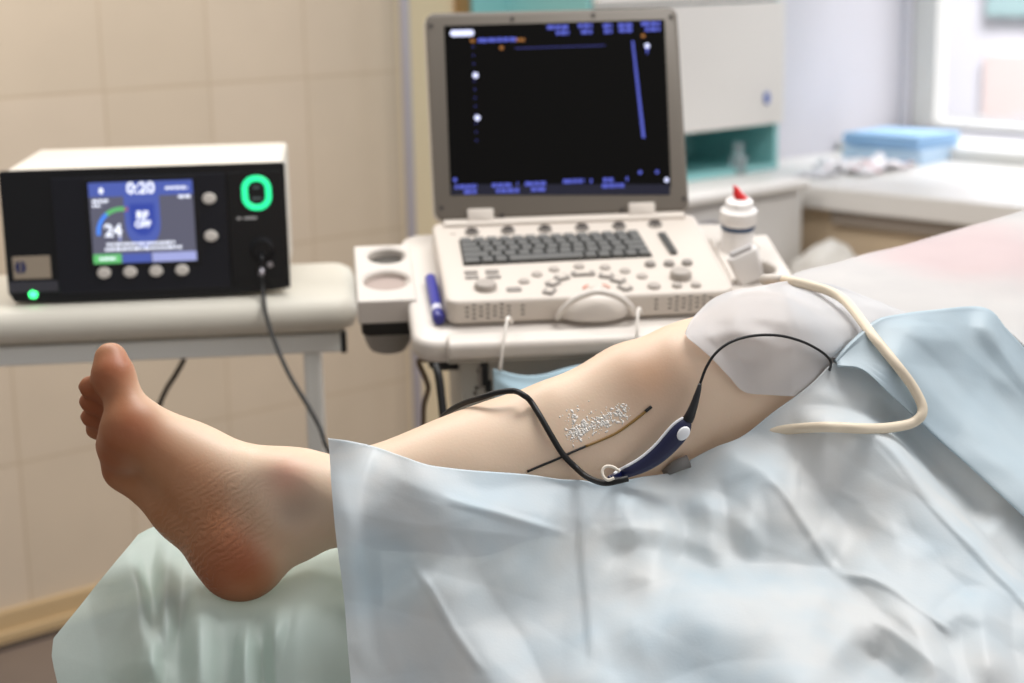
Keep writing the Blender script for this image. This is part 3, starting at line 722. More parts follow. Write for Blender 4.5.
tobj('front_grip', bm, M_uw2, angle=50)
tobj('grip_shadow_strip', BX(gx0, gx1, yA - .0155, yA - .004, TR - .0215, TR - .0155), mat('shadow_line_grey', (150, 144, 134), .6))  # grey strip in place of the shadow line below the grip
def holder(x0, x1, y0, y1, holes, side):
    bm = bmesh.new(); th = .030
    # plate with real round holes: ring of quads around each hole, split plate per hole
    ys = sorted([y0] + [ (holes[i][1] + holes[i + 1][1]) / 2 for i in range(len(holes) - 1)] + [y1])
    n = 32
    for (hx, hy, hr), ya, yb in zip(sorted(holes, key=lambda q: q[1]), ys, ys[1:]):
        outer = []
        for i in range(n):
            a = 2 * PI * i / n; c, s = math.cos(a), math.sin(a)
            t = min(((x1 - hx) / c if c > 1e-6 else (x0 - hx) / c if c < -1e-6 else 9), ((yb - hy) / s if s > 1e-6 else (ya - hy) / s if s < -1e-6 else 9))
            outer.append((hx + c * t, hy + s * t))
        for k in range(4):
            cx_, cy_ = (x1, yb) if k == 0 else (x0, yb) if k == 1 else (x0, ya) if k == 2 else (x1, ya)
            j = min(range(n), key=lambda i: (outer[i][0] - cx_) ** 2 + (outer[i][1] - cy_) ** 2); outer[j] = (cx_, cy_)
        rings = []
        for (pts, z) in ((outer, TR + .004), ([(hx + (hr + .003) * math.cos(2*PI*i/n), hy + (hr + .003) * math.sin(2*PI*i/n)) for i in range(n)], TR + .004), ([(hx + hr * math.cos(2*PI*i/n), hy + hr * math.sin(2*PI*i/n)) for i in range(n)], TR + .001), ([(hx + hr * math.cos(2*PI*i/n), hy + hr * math.sin(2*PI*i/n)) for i in range(n)], TR - th), (outer, TR - th)):
            rings.append([bm.verts.new((p[0], p[1], z)) for p in pts])
        for a, b in list(zip(rings, rings[1:])) + [(rings[-1], rings[0])]:
            for i in range(n): bm.faces.new((a[i], a[(i+1) % n], b[(i+1) % n], b[i]))
    bmesh.ops.remove_doubles(bm, verts=bm.verts, dist=.0002)
    bmesh.ops.delete(bm, geom=[f for f in bm.faces if all(abs(v.co.y - yy) < 1e-4 for v in f.verts for yy in [ys[1]])], context='FACES') if len(ys) > 2 else None
    bmesh.ops.recalc_face_normals(bm, faces=bm.faces)
    return bm
ha, hb = cl(386.5, 258, TR), cl(386.5, 282.5, TR)
hx0, hx1 = cl(357, 275, TR).x - .002, tx0 + .012
hy0, hy1 = cl(385, 303, TR).y, cl(385, 247.5, TR).y
r1 = (cl(406, 258, TR).x - cl(366, 258, TR).x) / 2 * .95; r2 = (cl(410, 282, TR).x - cl(363.5, 282, TR).x) / 2
bm = holder(hx0, hx1, hy0, hy1, [((ha.x), ha.y, r1), (hb.x, hb.y, r2)], -1); ho = tobj('cup_holder', bm, M_uw2, angle=40)
bev = ho.modifiers.new('bevel', 'BEVEL'); bev.width = .006; bev.segments = 3; bev.limit_method = 'ANGLE'; bev.angle_limit = math.radians(60)
bm = bmesh.new(); prism(bm, [(p[0] + (hx0 + hx1) / 2, p[1] + (hy0 + hy1) / 2) for p in rrect(hx1 - hx0 - .008, hy1 - hy0 - .008, .012, 6)], TR - .050, TR - .0305, bev=.002); o = tobj('holder_base', bm, mat('black_rubber_block', (30, 28, 26), .6), angle=45); o['label'] = 'black underside of the cup holder'
for (c, r) in ((ha, r1), (hb, r2)):
    bm = bmesh.new(); lathe(bm, [(0, TR - .094), (r * .86, TR - .094), (r * 1.05, TR - .080), (r * 1.08, TR - .0505), (r * .9, TR - .0505), (r*.85, TR - .066), (0, TR - .07)], 28, Matrix.Translation((c.x, c.y, 0))); o = tobj('cup', bm, mat('grey_cup', (150, 146, 140), .5), angle=45)
bm = bmesh.new(); lathe(bm, [(0, TR - .0302), (r2 * .99, TR - .0302), (r2 * .99, TR - .006), (0, TR - .007)], 28, Matrix.Translation((hb.x, hb.y, 0))); tobj('holder_insert', bm, mat('pinkish_grey_liner', (166, 150, 142), .6))
bm = bmesh.new(); lathe(bm, [(0, TR - .0302), (r1 * .99, TR - .0302), (r1 * .99, TR - .009), (0, TR - .010)], 28, Matrix.Translation((ha.x, ha.y, 0))); tobj('holder_insert', bm, mat('grey_liner', (78, 74, 68), .6))
# right holder
ra, rb = cl(737, 250, TR), cl(757, 270, TR)
rx0, rx1 = tx1 - .012, cl(781, 268, TR).x + .006; ry0, ry1 = rb.y - .04, ra.y + .04
bm = holder(rx0 - .035, rx1, ry0, ry1, [(rb.x, rb.y, .026), (ra.x, ra.y, .0275)], 1)
ho2 = tobj('cup_holder', bm, M_uw2, angle=40); bev = ho2.modifiers.new('bevel', 'BEVEL'); bev.width = .005; bev.segments = 3; bev.limit_method = 'ANGLE'; bev.angle_limit = math.radians(60)
for c in (ra, rb):
    bm = bmesh.new(); lathe(bm, [(0, TR - .075), (.022, TR - .075), (.0265, TR - .06), (.0275, TR - .0305), (.0255, TR - .0305), (.0245, TR - .058), (0, TR - .068)], 28, Matrix.Translation((c.x, c.y, 0))); tobj('cup', bm, mat('white_cup', (206, 198, 190), .5), angle=45)
# grey unit below the tray, column, foot and casters
TMI = TM.inverted()
fy = (TMI @ (UM @ Vector((0, .0, TR - .1)))).y - .012
def tpx(x, y): 
    q = TMI @ onplane(x, y, TM @ Vector((0, fy, 0)), TM.to_3x3() @ Vector((0, 1, 0))); return q.x, q.z
gx, gz = tpx(460, 352); gx1_ = tpx(650, 350)[0]; gz1 = tpx(560, 420)[1] - .03
gz = min(gz, (UM @ Vector((0, 0, TR - .034))).z - .004)
M_unit = mat('grey_unit_steel', (182, 180, 172), .45, var=.02)
un = obj('power_unit', BX(gx, gx1_, fy, fy + .22, gz1, gz, .004), M_unit, tro, angle=40)
for (x, y, w_, h_) in ((486, 373, .007, .034), (489.5, 386, .006, .016), (481.5, 377, .004, .03)):
    a, b = tpx(x, y); obj('port', BX(a - w_, a + w_ * .4, fy - .003, fy, b - h_ / 2, b + h_ / 2, .001), M_blackp if x != 481.5 else M_key2, un)
for (x, y) in ((479, 371), (476.5, 388), (475, 393)):
    a, b = tpx(x, y); bm = bmesh.new(); lathe(bm, [(0, 0), (.0026, 0), (.002, .0015), (0, .0018)], 12, Matrix.Translation((a, fy, b)) @ FR); obj('screw', bm, M_dark, un)
a, b = tpx(572, 349); c_, d_ = tpx(622, 355); obj('slot', BX(a, c_, fy - .002, fy + .001, d_, b - .001), M_blackp, un)
a, b = tpx(447, 366); bm = bmesh.new(); lathe(bm, [(0, 0), (.013, 0), (.015, .004), (.015, .03), (.010, .04), (0, .04)], 20, Matrix.Translation((gx + .002, fy + .04, b)) @ Matrix.Rotation(-PI / 2, 4, 'Y')); pl = obj('plug', bm, M_blackp, tro, angle=40)
tobj('bracket', TB([Vector((cl(560, 340, TR).x, .02, TR - .028)), Vector((cl(560, 340, TR).x + .03, .05, TR - .075))], .006), M_unit, smooth=True)
obj('column', BX(-.045, .045, .02, .12, .10, gz1 + .02, .015, 4), M_uw2, tro, angle=45)
for sx in (-1, 1):
    bs = obj('base_arm', BX(sx * .24 - .035, sx * .24 + .035, -.26, .30, .065, .10, .012, 3), M_uw2, tro, angle=45)
    for y in (-.23, .27):
        bm = bmesh.new(); lathe(bm, [(0, -.012), (.028, -.012), (.031, -.008), (.031, .008), (.028, .012), (0, .012)], 24, Matrix.Translation((sx * .24, y, .031)) @ Matrix.Rotation(PI / 2, 4, 'Y')); obj('caster', bm, M_blackp, bs, angle=40)
obj('base_bridge', BX(-.24, .24, -.02, .16, .068, .098, .01, 3), M_uw2, tro, angle=45)
# ---- marker pen lying on the tray
ma, mb = cl(431, 283, TR), cl(440, 326, TR); ml = (mb - ma).length; md = (ma - mb).normalized()
MM = UM @ Matrix.Translation(mb + Vector((-.001, 0, .0085))) @ md.to_track_quat('Z', 'Y').to_matrix().to_4x4()
mk_ = thing('marker_pen', 'blue marker pen lying on the trolley tray beside the scanner', 'pen', MM)
M_mk = mat('blue_marker_plastic', (52, 56, 150), .35)
bm = bmesh.new(); lathe(bm, [(0, .034), (.0078, .034), (.0078, ml - .006), (.006, ml - .001), (0, ml)], 20); obj('barrel', bm, M_mk, mk_, angle=40)
bm = bmesh.new(); lathe(bm, [(0, 0), (.0066, 0), (.0082, .003), (.0082, .0195), (0, .0195)], 20); obj('cap', bm, mat('dark_blue_cap', (40, 40, 128), .3), mk_, angle=40)
bm = bmesh.new(); lathe(bm, [(0, .0196), (.0079, .0196), (.0079, .0339), (0, .0339)], 20); o = obj('label_band', bm, mat('white_band', (206, 206, 222), .4), mk_, angle=40); o['label'] = 'white band'
# ---- gel bottle in the right holder
bw = UM @ Vector((ra.x, ra.y, TR - .0575))
bo = thing('gel_bottle', 'white squeeze bottle with blue ring and red spout in the trolley cup holder', 'bottle', Matrix.Translation(bw) @ Matrix.Rotation(.105, 4, 'Z') @ Matrix.Rotation(.20, 4, 'X'))
k_ = (P(735, 188, (bw - CAM).dot(FWD)) - bw).z
M_bot = mat('white_bottle_plastic', (238, 234, 230), .35, trans=.0)
def bz_(py): return 1.07 * (P(735, py, (bw - CAM).dot(FWD)) - bw).z
zr = bz_(226)
bm = bmesh.new(); lathe(bm, [(0, 0), (.019, 0), (.0205, .004), (.0222, .03), (.0225, zr - .004), (.0215, zr - .001), (0, zr - .001)], 32); obj('bottle_body', bm, M_bot, bo, angle=40)
bm = bmesh.new(); lathe(bm, [(0, zr - .001), (.0235, zr - .001), (.0238, zr + .003), (.0235, zr + .0055), (0, zr + .0055)], 32); o = obj('ring', bm, mat('navy_ring', (30, 66, 100), .4), bo, angle=40); o['label'] = 'dark blue ring'
z1 = bz_(207)
bm = bmesh.new(); lathe(bm, [(0, zr + .0055), (.0238, zr + .0055), (.0256, zr + .012), (.0252, z1 - .003), (.021, z1), (.0195, z1 + .003), (.0188, z1 + .010), (.014, z1 + .014), (0, z1 + .014)], 32); obj('screw_cap', bm, M_bot, bo, angle=40)
bm = bmesh.new(); zt_ = z1 + .013
lathe(bm, [(0, zt_), (.0095, zt_), (.0095, zt_ + .006), (.006, zt_ + .010), (.0038, zt_ + .016), (0, zt_ + .017)], 20, Matrix.Translation((0, 0, 0)))
for v in bm.verts:
    t = (v.co.z - zt_) / .017; v.co.x += -.010 * t + .003; v.co.z += .35 * (-v.co.x) * t
o = obj('spout', bm, mat('red_spout', (214, 38, 40), .35), bo, angle=50); o['label'] = 'red spout'
# ---- probe resting in the right holder
ma_ = cl(735, 262, TR + .02)
pw_ = UM @ Vector((rb.x - .022, rb.y - .040, TR + .014))
PMx = Matrix.Translation(pw_) @ Matrix.Rotation(.105, 4, 'Z') @ Matrix.Rotation(math.radians(-22), 4, 'Y') @ Matrix.Rotation(math.radians(12), 4, 'X')
pr = thing('ultrasound_probe', 'pale grey ultrasound probe tilted in the cup holder below the bottle', 'probe', PMx)
bm = bmesh.new()
prism(bm, rrect(.042, .016, .006, 6), -.012, .034, bev=.004)
for v in bm.verts:
    t = (v.co.z + .012) / .046; v.co.x *= .82 + .25 * t; v.co.y *= .9 + .1 * t
obj('probe_body', bm, mat('pale_grey_probe', (228, 224, 220), .4), pr, angle=50)
bm = bmesh.new(); prism(bm, rrect(.032, .011, .004, 6), .0335, .039, bev=.002); obj('lens', bm, mat('grey_lens', (170, 166, 164), .4), pr, angle=50)
# ---- face mask hanging from the front grip
fd = (UM @ Vector((0, yA - .03, TR - .02)) - CAM).dot(FWD) - .01
mcl = [(493, 369), (503, 371), (516, 374), (531, 375), (546, 373), (560, 369), (576, 365), (592, 362), (608, 358), (626, 350), (642, 342), (652, 338)]
fm = thing('face_mask', 'light blue face mask hanging by white ear loops from the trolley grip', 'mask', P(570, 330, fd))
top = catmull([P(x, y, fd) for x, y in mcl], 4)
bm = bmesh.new(); g = []
nr = 26; hgt = .088
for i, p in enumerate(top):
    row = []
    for j in range(nr):
        t = j / (nr - 1)
        pl_ = .004 * abs(((t * 4) % 1) - .5) * 2
        c_ = (1 - (2 * i / (len(top) - 1) - 1) ** 2)
        row.append(bm.verts.new(p + Vector((0, -.022 * math.sin(PI * t) * c_ - pl_ * c_, -hgt * t * (.55 + .45 * c_)))))
    g.append(row)
for i in range(len(g) - 1):
    for j in range(nr - 1): bm.faces.new((g[i][j], g[i][j + 1], g[i + 1][j + 1], g[i + 1][j]))
mkp = obj('mask_panel', bm, mat('light_blue_nonwoven', (180, 208, 222), .8, var=.05, vscale=40), fm, smooth=True, world=True)
so = mkp.modifiers.new('thickness', 'SOLIDIFY'); so.thickness = .0012
M_loop = mat('white_elastic', (236, 230, 222), .6)
for (pa, pb, pc_) in (((500, 370), (503, 345), (507, 321)), ((636, 345), (637, 330), (638, 312))):
    gy = fd
    p0, p1, p2 = P(*pa, fd - .001), P(*pb, fd - .006), P(*pc_, fd + .002)
    obj('ear_loop', TB(catmull([p0, p1, p2, p2 + Vector((.003, .012, .002)), p2 + Vector((.006, .018, -.006))], 6), .0018), M_loop, fm, smooth=True, world=True)
# ================================================================== THE PATIENT'S LEG (one continuous surface)
def smin(a, b, k):
    h = np.clip(.5 + .5 * (b - a) / k, 0, 1); return b + (a - b) * h - k * h * (1 - h)
class Field:
    def __init__(s, lo, hi, step):
        s.step = step; s.lo = np.array(lo, float); s.n = np.ceil((np.array(hi) - s.lo) / step).astype(int) + 1
        ax = [s.lo[i] + step * np.arange(s.n[i]) for i in range(3)]
        s.ax = ax; s.v = np.full(s.n, .2, np.float32)
    def sub(s, pts, rad, pad=.035):
        pts = np.array(pts); lo = pts.min(0) - rad - pad; hi = pts.max(0) + rad + pad
        i0 = np.clip(((lo - s.lo) / s.step).astype(int), 0, s.n - 1); i1 = np.clip(((hi - s.lo) / s.step).astype(int) + 2, 1, s.n)
        sl = tuple(slice(a, b) for a, b in zip(i0, i1))
        g = np.meshgrid(*[s.ax[k][sl[k]] for k in range(3)], indexing='ij', sparse=True)
        return sl, g
    def cone(s, a, b, ra, rb, k, target=None):
        a = np.array(a, float); b = np.array(b, float); sl, (X, Y, Z) = s.sub([a, b], max(ra, rb))
        if sl[0].stop <= sl[0].start: return
        d = b - a; L2 = max(d @ d, 1e-12)
        t = np.clip(((X - a[0]) * d[0] + (Y - a[1]) * d[1] + (Z - a[2]) * d[2]) / L2, 0, 1)
        dist = np.sqrt((X - a[0] - t * d[0]) ** 2 + (Y - a[1] - t * d[1]) ** 2 + (Z - a[2] - t * d[2]) ** 2) - (ra + (rb - ra) * t)
        v = s.v if target is None else target
        v[sl] = smin(v[sl], dist, k)
    def chain(s, pts, rs, k, kk=None):
        for a, b, ra, rb in zip(pts, pts[1:], rs, rs[1:]): s.cone(a, b, ra, rb, k)
    def ell(s, c, r, axes, k):
        c = np.array(c, float); r = np.array(r); A = np.array(axes, float); sl, (X, Y, Z) = s.sub([c], r.max())
        q = [((X - c[0]) * A[i][0] + (Y - c[1]) * A[i][1] + (Z - c[2]) * A[i][2]) / r[i] for i in range(3)]
        l = np.sqrt(q[0] ** 2 + q[1] ** 2 + q[2] ** 2); dist = (l - 1) * r.min()
        s.v[sl] = smin(s.v[sl], dist, k)
    def carve(s, c, r, k):
        c = np.array(c, float); sl, (X, Y, Z) = s.sub([c], r)
        dist = np.sqrt((X - c[0]) ** 2 + (Y - c[1]) ** 2 + (Z - c[2]) ** 2) - r
        s.v[sl] = -smin(-s.v[sl], dist, k)
    def carvecone(s, a, b, ra, rb, k):
        a = np.array(a, float); b = np.array(b, float); sl, (X, Y, Z) = s.sub([a, b], max(ra, rb))
        d = b - a; L2 = max(d @ d, 1e-12)
        t = np.clip(((X - a[0]) * d[0] + (Y - a[1]) * d[1] + (Z - a[2]) * d[2]) / L2, 0, 1)
        dist = np.sqrt((X - a[0] - t * d[0]) ** 2 + (Y - a[1] - t * d[1]) ** 2 + (Z - a[2] - t * d[2]) ** 2) - (ra + (rb - ra) * t)
        s.v[sl] = -smin(-s.v[sl], dist, k)
    def mesh(s):
        v = s.v; n = v.shape; ins = v < 0
        c = np.zeros(tuple(x - 1 for x in n), np.int8)
        for dx in (0, 1):
            for dy in (0, 1):
                for dz in (0, 1): c += ins[dx:n[0]-1+dx, dy:n[1]-1+dy, dz:n[2]-1+dz]
        cells = np.argwhere((c > 0) & (c < 8)); idx = np.full(c.shape, -1, np.int64); idx[tuple(cells.T)] = np.arange(len(cells))
        acc = np.zeros((len(cells), 3)); cnt = np.zeros(len(cells))
        corners = [(i, j, k) for i in (0, 1) for j in (0, 1) for k in (0, 1)]
        for a in corners:
            for ax in range(3):
                if a[ax]: continue
                b = list(a); b[ax] = 1
                va = v[tuple((cells + a).T)]; vb = v[tuple((cells + b).T)]; m = (va < 0) != (vb < 0)
                t = np.where(m, va / np.where(m, va - vb, 1), 0)
                p = np.array(a, float)[None] + np.zeros((len(cells), 3)); p[:, ax] += t
                acc[m] += p[m]; cnt[m] += 1
        verts = s.lo + (cells + acc / cnt[:, None]) * s.step
        faces = []
        for ax in range(3):
            o = [0, 0, 0]; o[ax] = 1; u, w = [(1, 2), (2, 0), (0, 1)][ax]
            A = ins[tuple(slice(0, n[k] - o[k]) for k in range(3))]; B = ins[tuple(slice(o[k], n[k]) for k in range(3))]
            e = np.argwhere(A != B); e = e[(e[:, u] > 0) & (e[:, w] > 0) & (e[:, u] < n[u] - 1) & (e[:, w] < n[w] - 1)]
            fl = A[tuple(e.T)]
            du = np.zeros(3, int); du[u] = 1; dw = np.zeros(3, int); dw[w] = 1
            q = np.stack([idx[tuple((e - du - dw).T)], idx[tuple((e - dw).T)], idx[tuple(e.T)], idx[tuple((e - du).T)]], 1)
            q[~fl] = q[~fl][:, ::-1]; faces.append(q)
        return verts, np.concatenate(faces)
def V(p): return np.array(p)
LEG = [  # px, py, depth, radius
 (300, 501, 1.500, .0335), (345, 497, 1.505, .0358), (400, 490, 1.515, .0440), (460, 474, 1.530, .0530), (520, 456, 1.545, .0570), (580, 438, 1.558, .0560),
 (630, 414, 1.572, .0570), (676, 401, 1.585, .0590), (720, 393, 1.605, .0640), (765, 383, 1.630, .0710), (825, 384, 1.685, .0715), (900, 390, 1.75, .074), (980, 395, 1.82, .076)]
lp = [P(x, y, d) for x, y, d, r in LEG]
Hc = P(243, 557.5, 1.500)                                   # centre of the heel ball
sa = math.radians(36)
T_in = Vector((-.65, .76)); S_in = Vector((-.76, -.65))
f_t = (CR * T_in.x + CU * T_in.y).normalized()            # heel to toes
tow = -FWD
f_s = ((CR * S_in.x + CU * S_in.y) * math.cos(sa) + tow * math.sin(sa)).normalized()    # out of the sole
f_h = -f_s
f_m = -((CR * S_in.x + CU * S_in.y) * math.sin(sa)) + tow * math.cos(sa)                # towards the inner side
f_m.normalize()
FS = 1.0
def fp(t, m, h): return V(Hc + (f_t * t + f_m * m + f_h * h) * FS)
allp = np.array([V(p) for p in lp] + [fp(.21, 0, 0), fp(.19, -.05, -.03), fp(0, 0, -.03)])
fld = Field(allp.min(0) - .11, allp.max(0) + .11, .0030)
_dense = catmull([Vector((*p, q[3] * 3)) if False else Vector((p.x, p.y, p.z)) for p, q in zip(lp, LEG)], 7)
_rad = catmull([Vector((q[3], 0, 0)) for q in LEG], 7)
fld.chain([V(p) for p in _dense], [r.x for r in _rad], .0015)
# calf muscle, kneecap, shin and tendons
fld.chain([V(P(380, 500, 1.525)), V(P(470, 493, 1.54)), V(P(560, 470, 1.562)), V(P(640, 428, 1.585))], [.036, .050, .050, .046], .03)
fld.cone(V(P(640, 380, 1.556)), V(P(672, 370, 1.558)), .030, .034, .030)
fld.cone(V(P(622, 384, 1.55)), V(P(560, 408, 1.535)), .022, .020, .03)
fld.cone(V(P(705, 362, 1.58)), V(P(760, 340, 1.62)), .038, .046, .03)
ank = V(P(293, 497, 1.500)); ach = V(P(262, 556, 1.505))
fld.chain([ach, V(P(300, 540, 1.51)), V(P(345, 518, 1.515)), V(P(400, 512, 1.525))], [.018, .0125, .0145, .028], .022)
# foot
fld.cone(fp(0, 0, 0), fp(.010, .001, -.001), .0345, .0325, .01)
fld.cone(ank, fp(.012, 0, .015), .0325, .0315, .03)
fld.chain([fp(.005, .002, .002), fp(.075, .006, .009), fp(.150, .015, -.007)], [.031, .0250, .0210], .022)
fld.chain([fp(.002, -.006, -.004), fp(.066, -.026, -.004), fp(.128, -.043, -.012)], [.028, .0225, .0165], .020)
fld.chain([ank, fp(.098, .007, .024), fp(.146, .012, .004)], [.0325, .0225, .0180], .026)
fld.chain([ank, fp(.090, -.014, .016), fp(.130, -.030, -.002)], [.0290, .0225, .0165], .026)
fld.chain([fp(.152, .016, -.008), fp(.146, -.012, -.012), fp(.132, -.044, -.011)], [.0215, .0195, .0165], .014)
fld.cone(fp(.148, .014, -.014), fp(.140, -.002, -.016), .0195, .0175, .012)
fld.cone(V(P(285, 478, 1.479)), V(P(278, 476, 1.482)), .0155, .013, .020)          # inner ankle bone
fld.carve(V(P(290, 509, 1.446)), .0160, .024)                                     # hollow behind it
fld.carve(V(P(258, 482, 1.432)), .020, .020)
# toes
def toe(pts, rs, k=.007):
    base = fld.v; tmp = Field.__new__(Field); tmp.__dict__.update(fld.__dict__); tmp.v = np.full(fld.n, .2, np.float32)
    tmp.chain([fp(*p) for p in pts], rs, .006)
    sl, _ = fld.sub([fp(*p) for p in pts], .03, .01)
    fld.v[sl] = smin(fld.v[sl], tmp.v[sl], k)
toe([(.158, .017, -.004), (.177, .018, .005), (.195, .018, .010), (.209, .018, .019)], [.0175, .0158, .0188, .0150], .008)
toe([(.150, .001, -.010), (.180, -.002, .008), (.197, -.004, .003), (.203, -.005, -.003)], [.0120, .0105, .0108, .0104], .0035)
toe([(.146, -.015, -.011), (.173, -.019, .006), (.189, -.022, .001), (.195, -.023, -.004)], [.0115, .0100, .0104, .0100], .0035)
toe([(.140, -.030, -.012), (.166, -.036, .005), (.181, -.040, .000), (.186, -.041, -.005)], [.0110, .0096, .0100, .0096], .0035)
toe([(.130, -.044, -.013), (.157, -.051, .006), (.172, -.055, .002), (.177, -.056, -.003)], [.0105, .0094, .0098, .0092], .0035)
fld.carvecone(fp(.178, .006, -.021), fp(.163, -.052, -.022), .0060, .0052, .006)      # crease under the toes
vv, ff = fld.mesh()
# light smoothing of the voxel surface
nb_i = np.concatenate([ff[:, [0, 1]], ff[:, [1, 2]], ff[:, [2, 3]], ff[:, [3, 0]]]); nb_i = np.concatenate([nb_i, nb_i[:, ::-1]])
for _ in range(4):
    acc = np.zeros_like(vv); np.add.at(acc, nb_i[:, 0], vv[nb_i[:, 1]]); cnt = np.bincount(nb_i[:, 0], minlength=len(vv))[:, None]
    vv = vv * .5 + acc / np.maximum(cnt, 1) * .5
vv2 = vv
# skin colour attributes: sole, pads, heel wrinkles, instep
rel = (vv2 - V(Hc)) / FS
ct, cm, ch = rel @ V(f_t), rel @ V(f_m), rel @ V(f_h)
def sst(a, b, x): t = np.clip((x - a) / (b - a), 0, 1); return t * t * (3 - 2 * t)
foot = 1 - sst(-.02, .06, ch - .42 * np.clip(ct, 0, 1) - .01)
plant = 1 - sst(-.018, .024, ch + .002 - .016 * np.exp(-((ct - .075) / .04) ** 2) - .030 * sst(.155, .20, ct))
plant *= sst(-.06, -.03, ct + .0) 
pads = np.exp(-((ct - .0) / .035) ** 2) * sst(.02, -.01, ch) + np.exp(-((ct - .146) / .024) ** 2) * .85 + np.exp(-((ct - .200) / .02) ** 2) * .9 + np.exp(-((ct - .182) / .02) ** 2 - ((cm + .03) / .03) ** 2) * .6
pads = np.clip(pads, 0, 1) * plant
wr = np.clip(np.exp(-((ct - .035) / .035) ** 2) * sst(.035, -.005, ch), 0, 1)
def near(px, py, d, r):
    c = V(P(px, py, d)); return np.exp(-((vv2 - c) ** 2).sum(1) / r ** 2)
vein_shade = np.clip(.75 * near(291, 512, 1.455, .018) + .22 * near(240, 476, 1.44, .022) + .15 * near(215, 452, 1.44, .02) + .35 * near(318, 505, 1.455, .02), 0, 1)  # ankle vein blotches, with shade painted into the hollow behind the bone
pinkp = np.clip(.9 * near(286, 474, 1.455, .020) + .12 * near(660, 352, 1.52, .05), 0, 1)
knee = np.clip(.85 * near(652, 372, 1.51, .030), 0, 1)
me = bpy.data.meshes.new('person'); me.from_pydata(vv2.tolist(), [], ff.tolist())
instep = (1 - sst(-.01, .05, ch)) * sst(-.07, -.04, ct) * (1 - sst(.16, .2, cm))
for nm, arr in (('plantar', plant), ('instep', instep), ('pads', pads), ('wrinkle', wr), ('vein_shade', vein_shade), ('pinkish', pinkp), ('knee', knee)):
    at = me.attributes.new(nm, 'FLOAT', 'POINT'); at.data.foreach_set('value', arr.astype(np.float32))
for p in me.polygons: p.use_smooth = True
me.update()
leg = bpy.data.objects.new('person', me); COL.objects.link(leg)
tag(leg, 'person lying draped with one bare right lower leg, knee and foot uncovered', 'person')
def skin_mat():
    m = bpy.data.materials.new('skin'); m.use_nodes = True; nt = m.node_tree; b = nt.nodes['Principled BSDF']
    tc = N(nt, 'ShaderNodeTexCoord')
    def at(n): return N(nt, 'ShaderNodeAttribute', attribute_name=n)
    n1 = N(nt, 'ShaderNodeTexNoise', Scale=26.0, Detail=5.0); nt.links.new(tc.outputs['Object'], n1.inputs['Vector'])
    base = N(nt, 'ShaderNodeMix', data_type='RGBA'); base.inputs[6].default_value = srgb(217, 188, 161); base.inputs[7].default_value = srgb(226, 200, 174); nt.links.new(n1.outputs['Fac'], base.inputs[0])
    cur = base.outputs[2]
    def layer(cur, attr, col, amt, noisy=0):
        a = at(attr); mx = N(nt, 'ShaderNodeMix', data_type='RGBA'); mx.inputs[7].default_value = srgb(*col)
        mu = N(nt, 'ShaderNodeMath', operation='MULTIPLY'); mu.inputs[1].default_value = amt; nt.links.new(a.outputs['Fac'], mu.inputs[0])
        if noisy:
            m2 = N(nt, 'ShaderNodeMath', operation='MULTIPLY'); ad = N(nt, 'ShaderNodeMath', operation='MULTIPLY_ADD'); ad.inputs[1].default_value = noisy; ad.inputs[2].default_value = 1 - noisy / 2
            nt.links.new(n1.outputs['Fac'], ad.inputs[0]); nt.links.new(mu.outputs[0], m2.inputs[0]); nt.links.new(ad.outputs[0], m2.inputs[1]); mu = m2
        nt.links.new(mu.outputs[0], mx.inputs[0]); nt.links.new(cur, mx.inputs[6]); return mx.outputs[2]
    cur = layer(cur, 'instep', (196, 154, 120), .6, .4)
    cur = layer(cur, 'plantar', (168, 110, 68), .85, .5)
    cur = layer(cur, 'pads', (152, 80, 42), .85, .4)  # own brown of the pads, deepened to carry part of the sole's shade
    cur = layer(cur, 'vein_shade', (120, 104, 92), .85, .5)
    cur = layer(cur, 'pinkish', (214, 150, 128), .7)
    cur = layer(cur, 'knee', (186, 136, 98), .75, .4)
    nt.links.new(cur, b.inputs['Base Color'])
    b.inputs['Roughness'].default_value = .48; b.inputs['Subsurface Weight'].default_value = .12; b.inputs['Subsurface Scale'].default_value = .006; b.inputs['Subsurface Radius'].default_value = (1, .35, .2)
    # pores plus wrinkles across the heel and arch
    n2 = N(nt, 'ShaderNodeTexNoise', Scale=420.0, Detail=2.0); nt.links.new(tc.outputs['Object'], n2.inputs['Vector'])
    mp = N(nt, 'ShaderNodeMapping'); q = Matrix((f_t, f_m, f_h)).to_euler(); mp.inputs['Rotation'].default_value = q
    nt.links.new(tc.outputs['Object'], mp.inputs['Vector'])
    wv = N(nt, 'ShaderNodeTexWave', wave_type='BANDS', bands_direction='X', Scale=55.0, Distortion=9.0, Detail=3.0); wv.inputs['Detail Scale'].default_value = 1.2
    nt.links.new(mp.outputs[0], wv.inputs['Vector'])
    a = at('wrinkle'); mu = N(nt, 'ShaderNodeMath', operation='MULTIPLY'); nt.links.new(a.outputs['Fac'], mu.inputs[0]); nt.links.new(wv.outputs['Fac'], mu.inputs[1])
    b1 = N(nt, 'ShaderNodeBump', Strength=.12, Distance=.001); nt.links.new(n2.outputs['Fac'], b1.inputs['Height'])
    b2 = N(nt, 'ShaderNodeBump', Strength=.45, Distance=.0025); nt.links.new(mu.outputs[0], b2.inputs['Height']); nt.links.new(b1.outputs[0], b2.inputs['Normal']); nt.links.new(b2.outputs[0], b.inputs['Normal'])
    return m
me.materials.append(skin_mat())
BVH = BVHTree.FromPolygons([Vector(v) for v in vv2.tolist()], ff.tolist())
def onleg(x, y, lift=.0, fallback=None):
    v = ray(x, y).normalized(); h = BVH.ray_cast(CAM, v)
    if h[0] is None: return P(x, y, fallback) if fallback else None
    return h[0] + h[1] * lift
def legd(x, y):
    h = BVH.ray_cast(CAM, ray(x, y).normalized())
    return None if h[0] is None else (h[0] - CAM).dot(FWD)
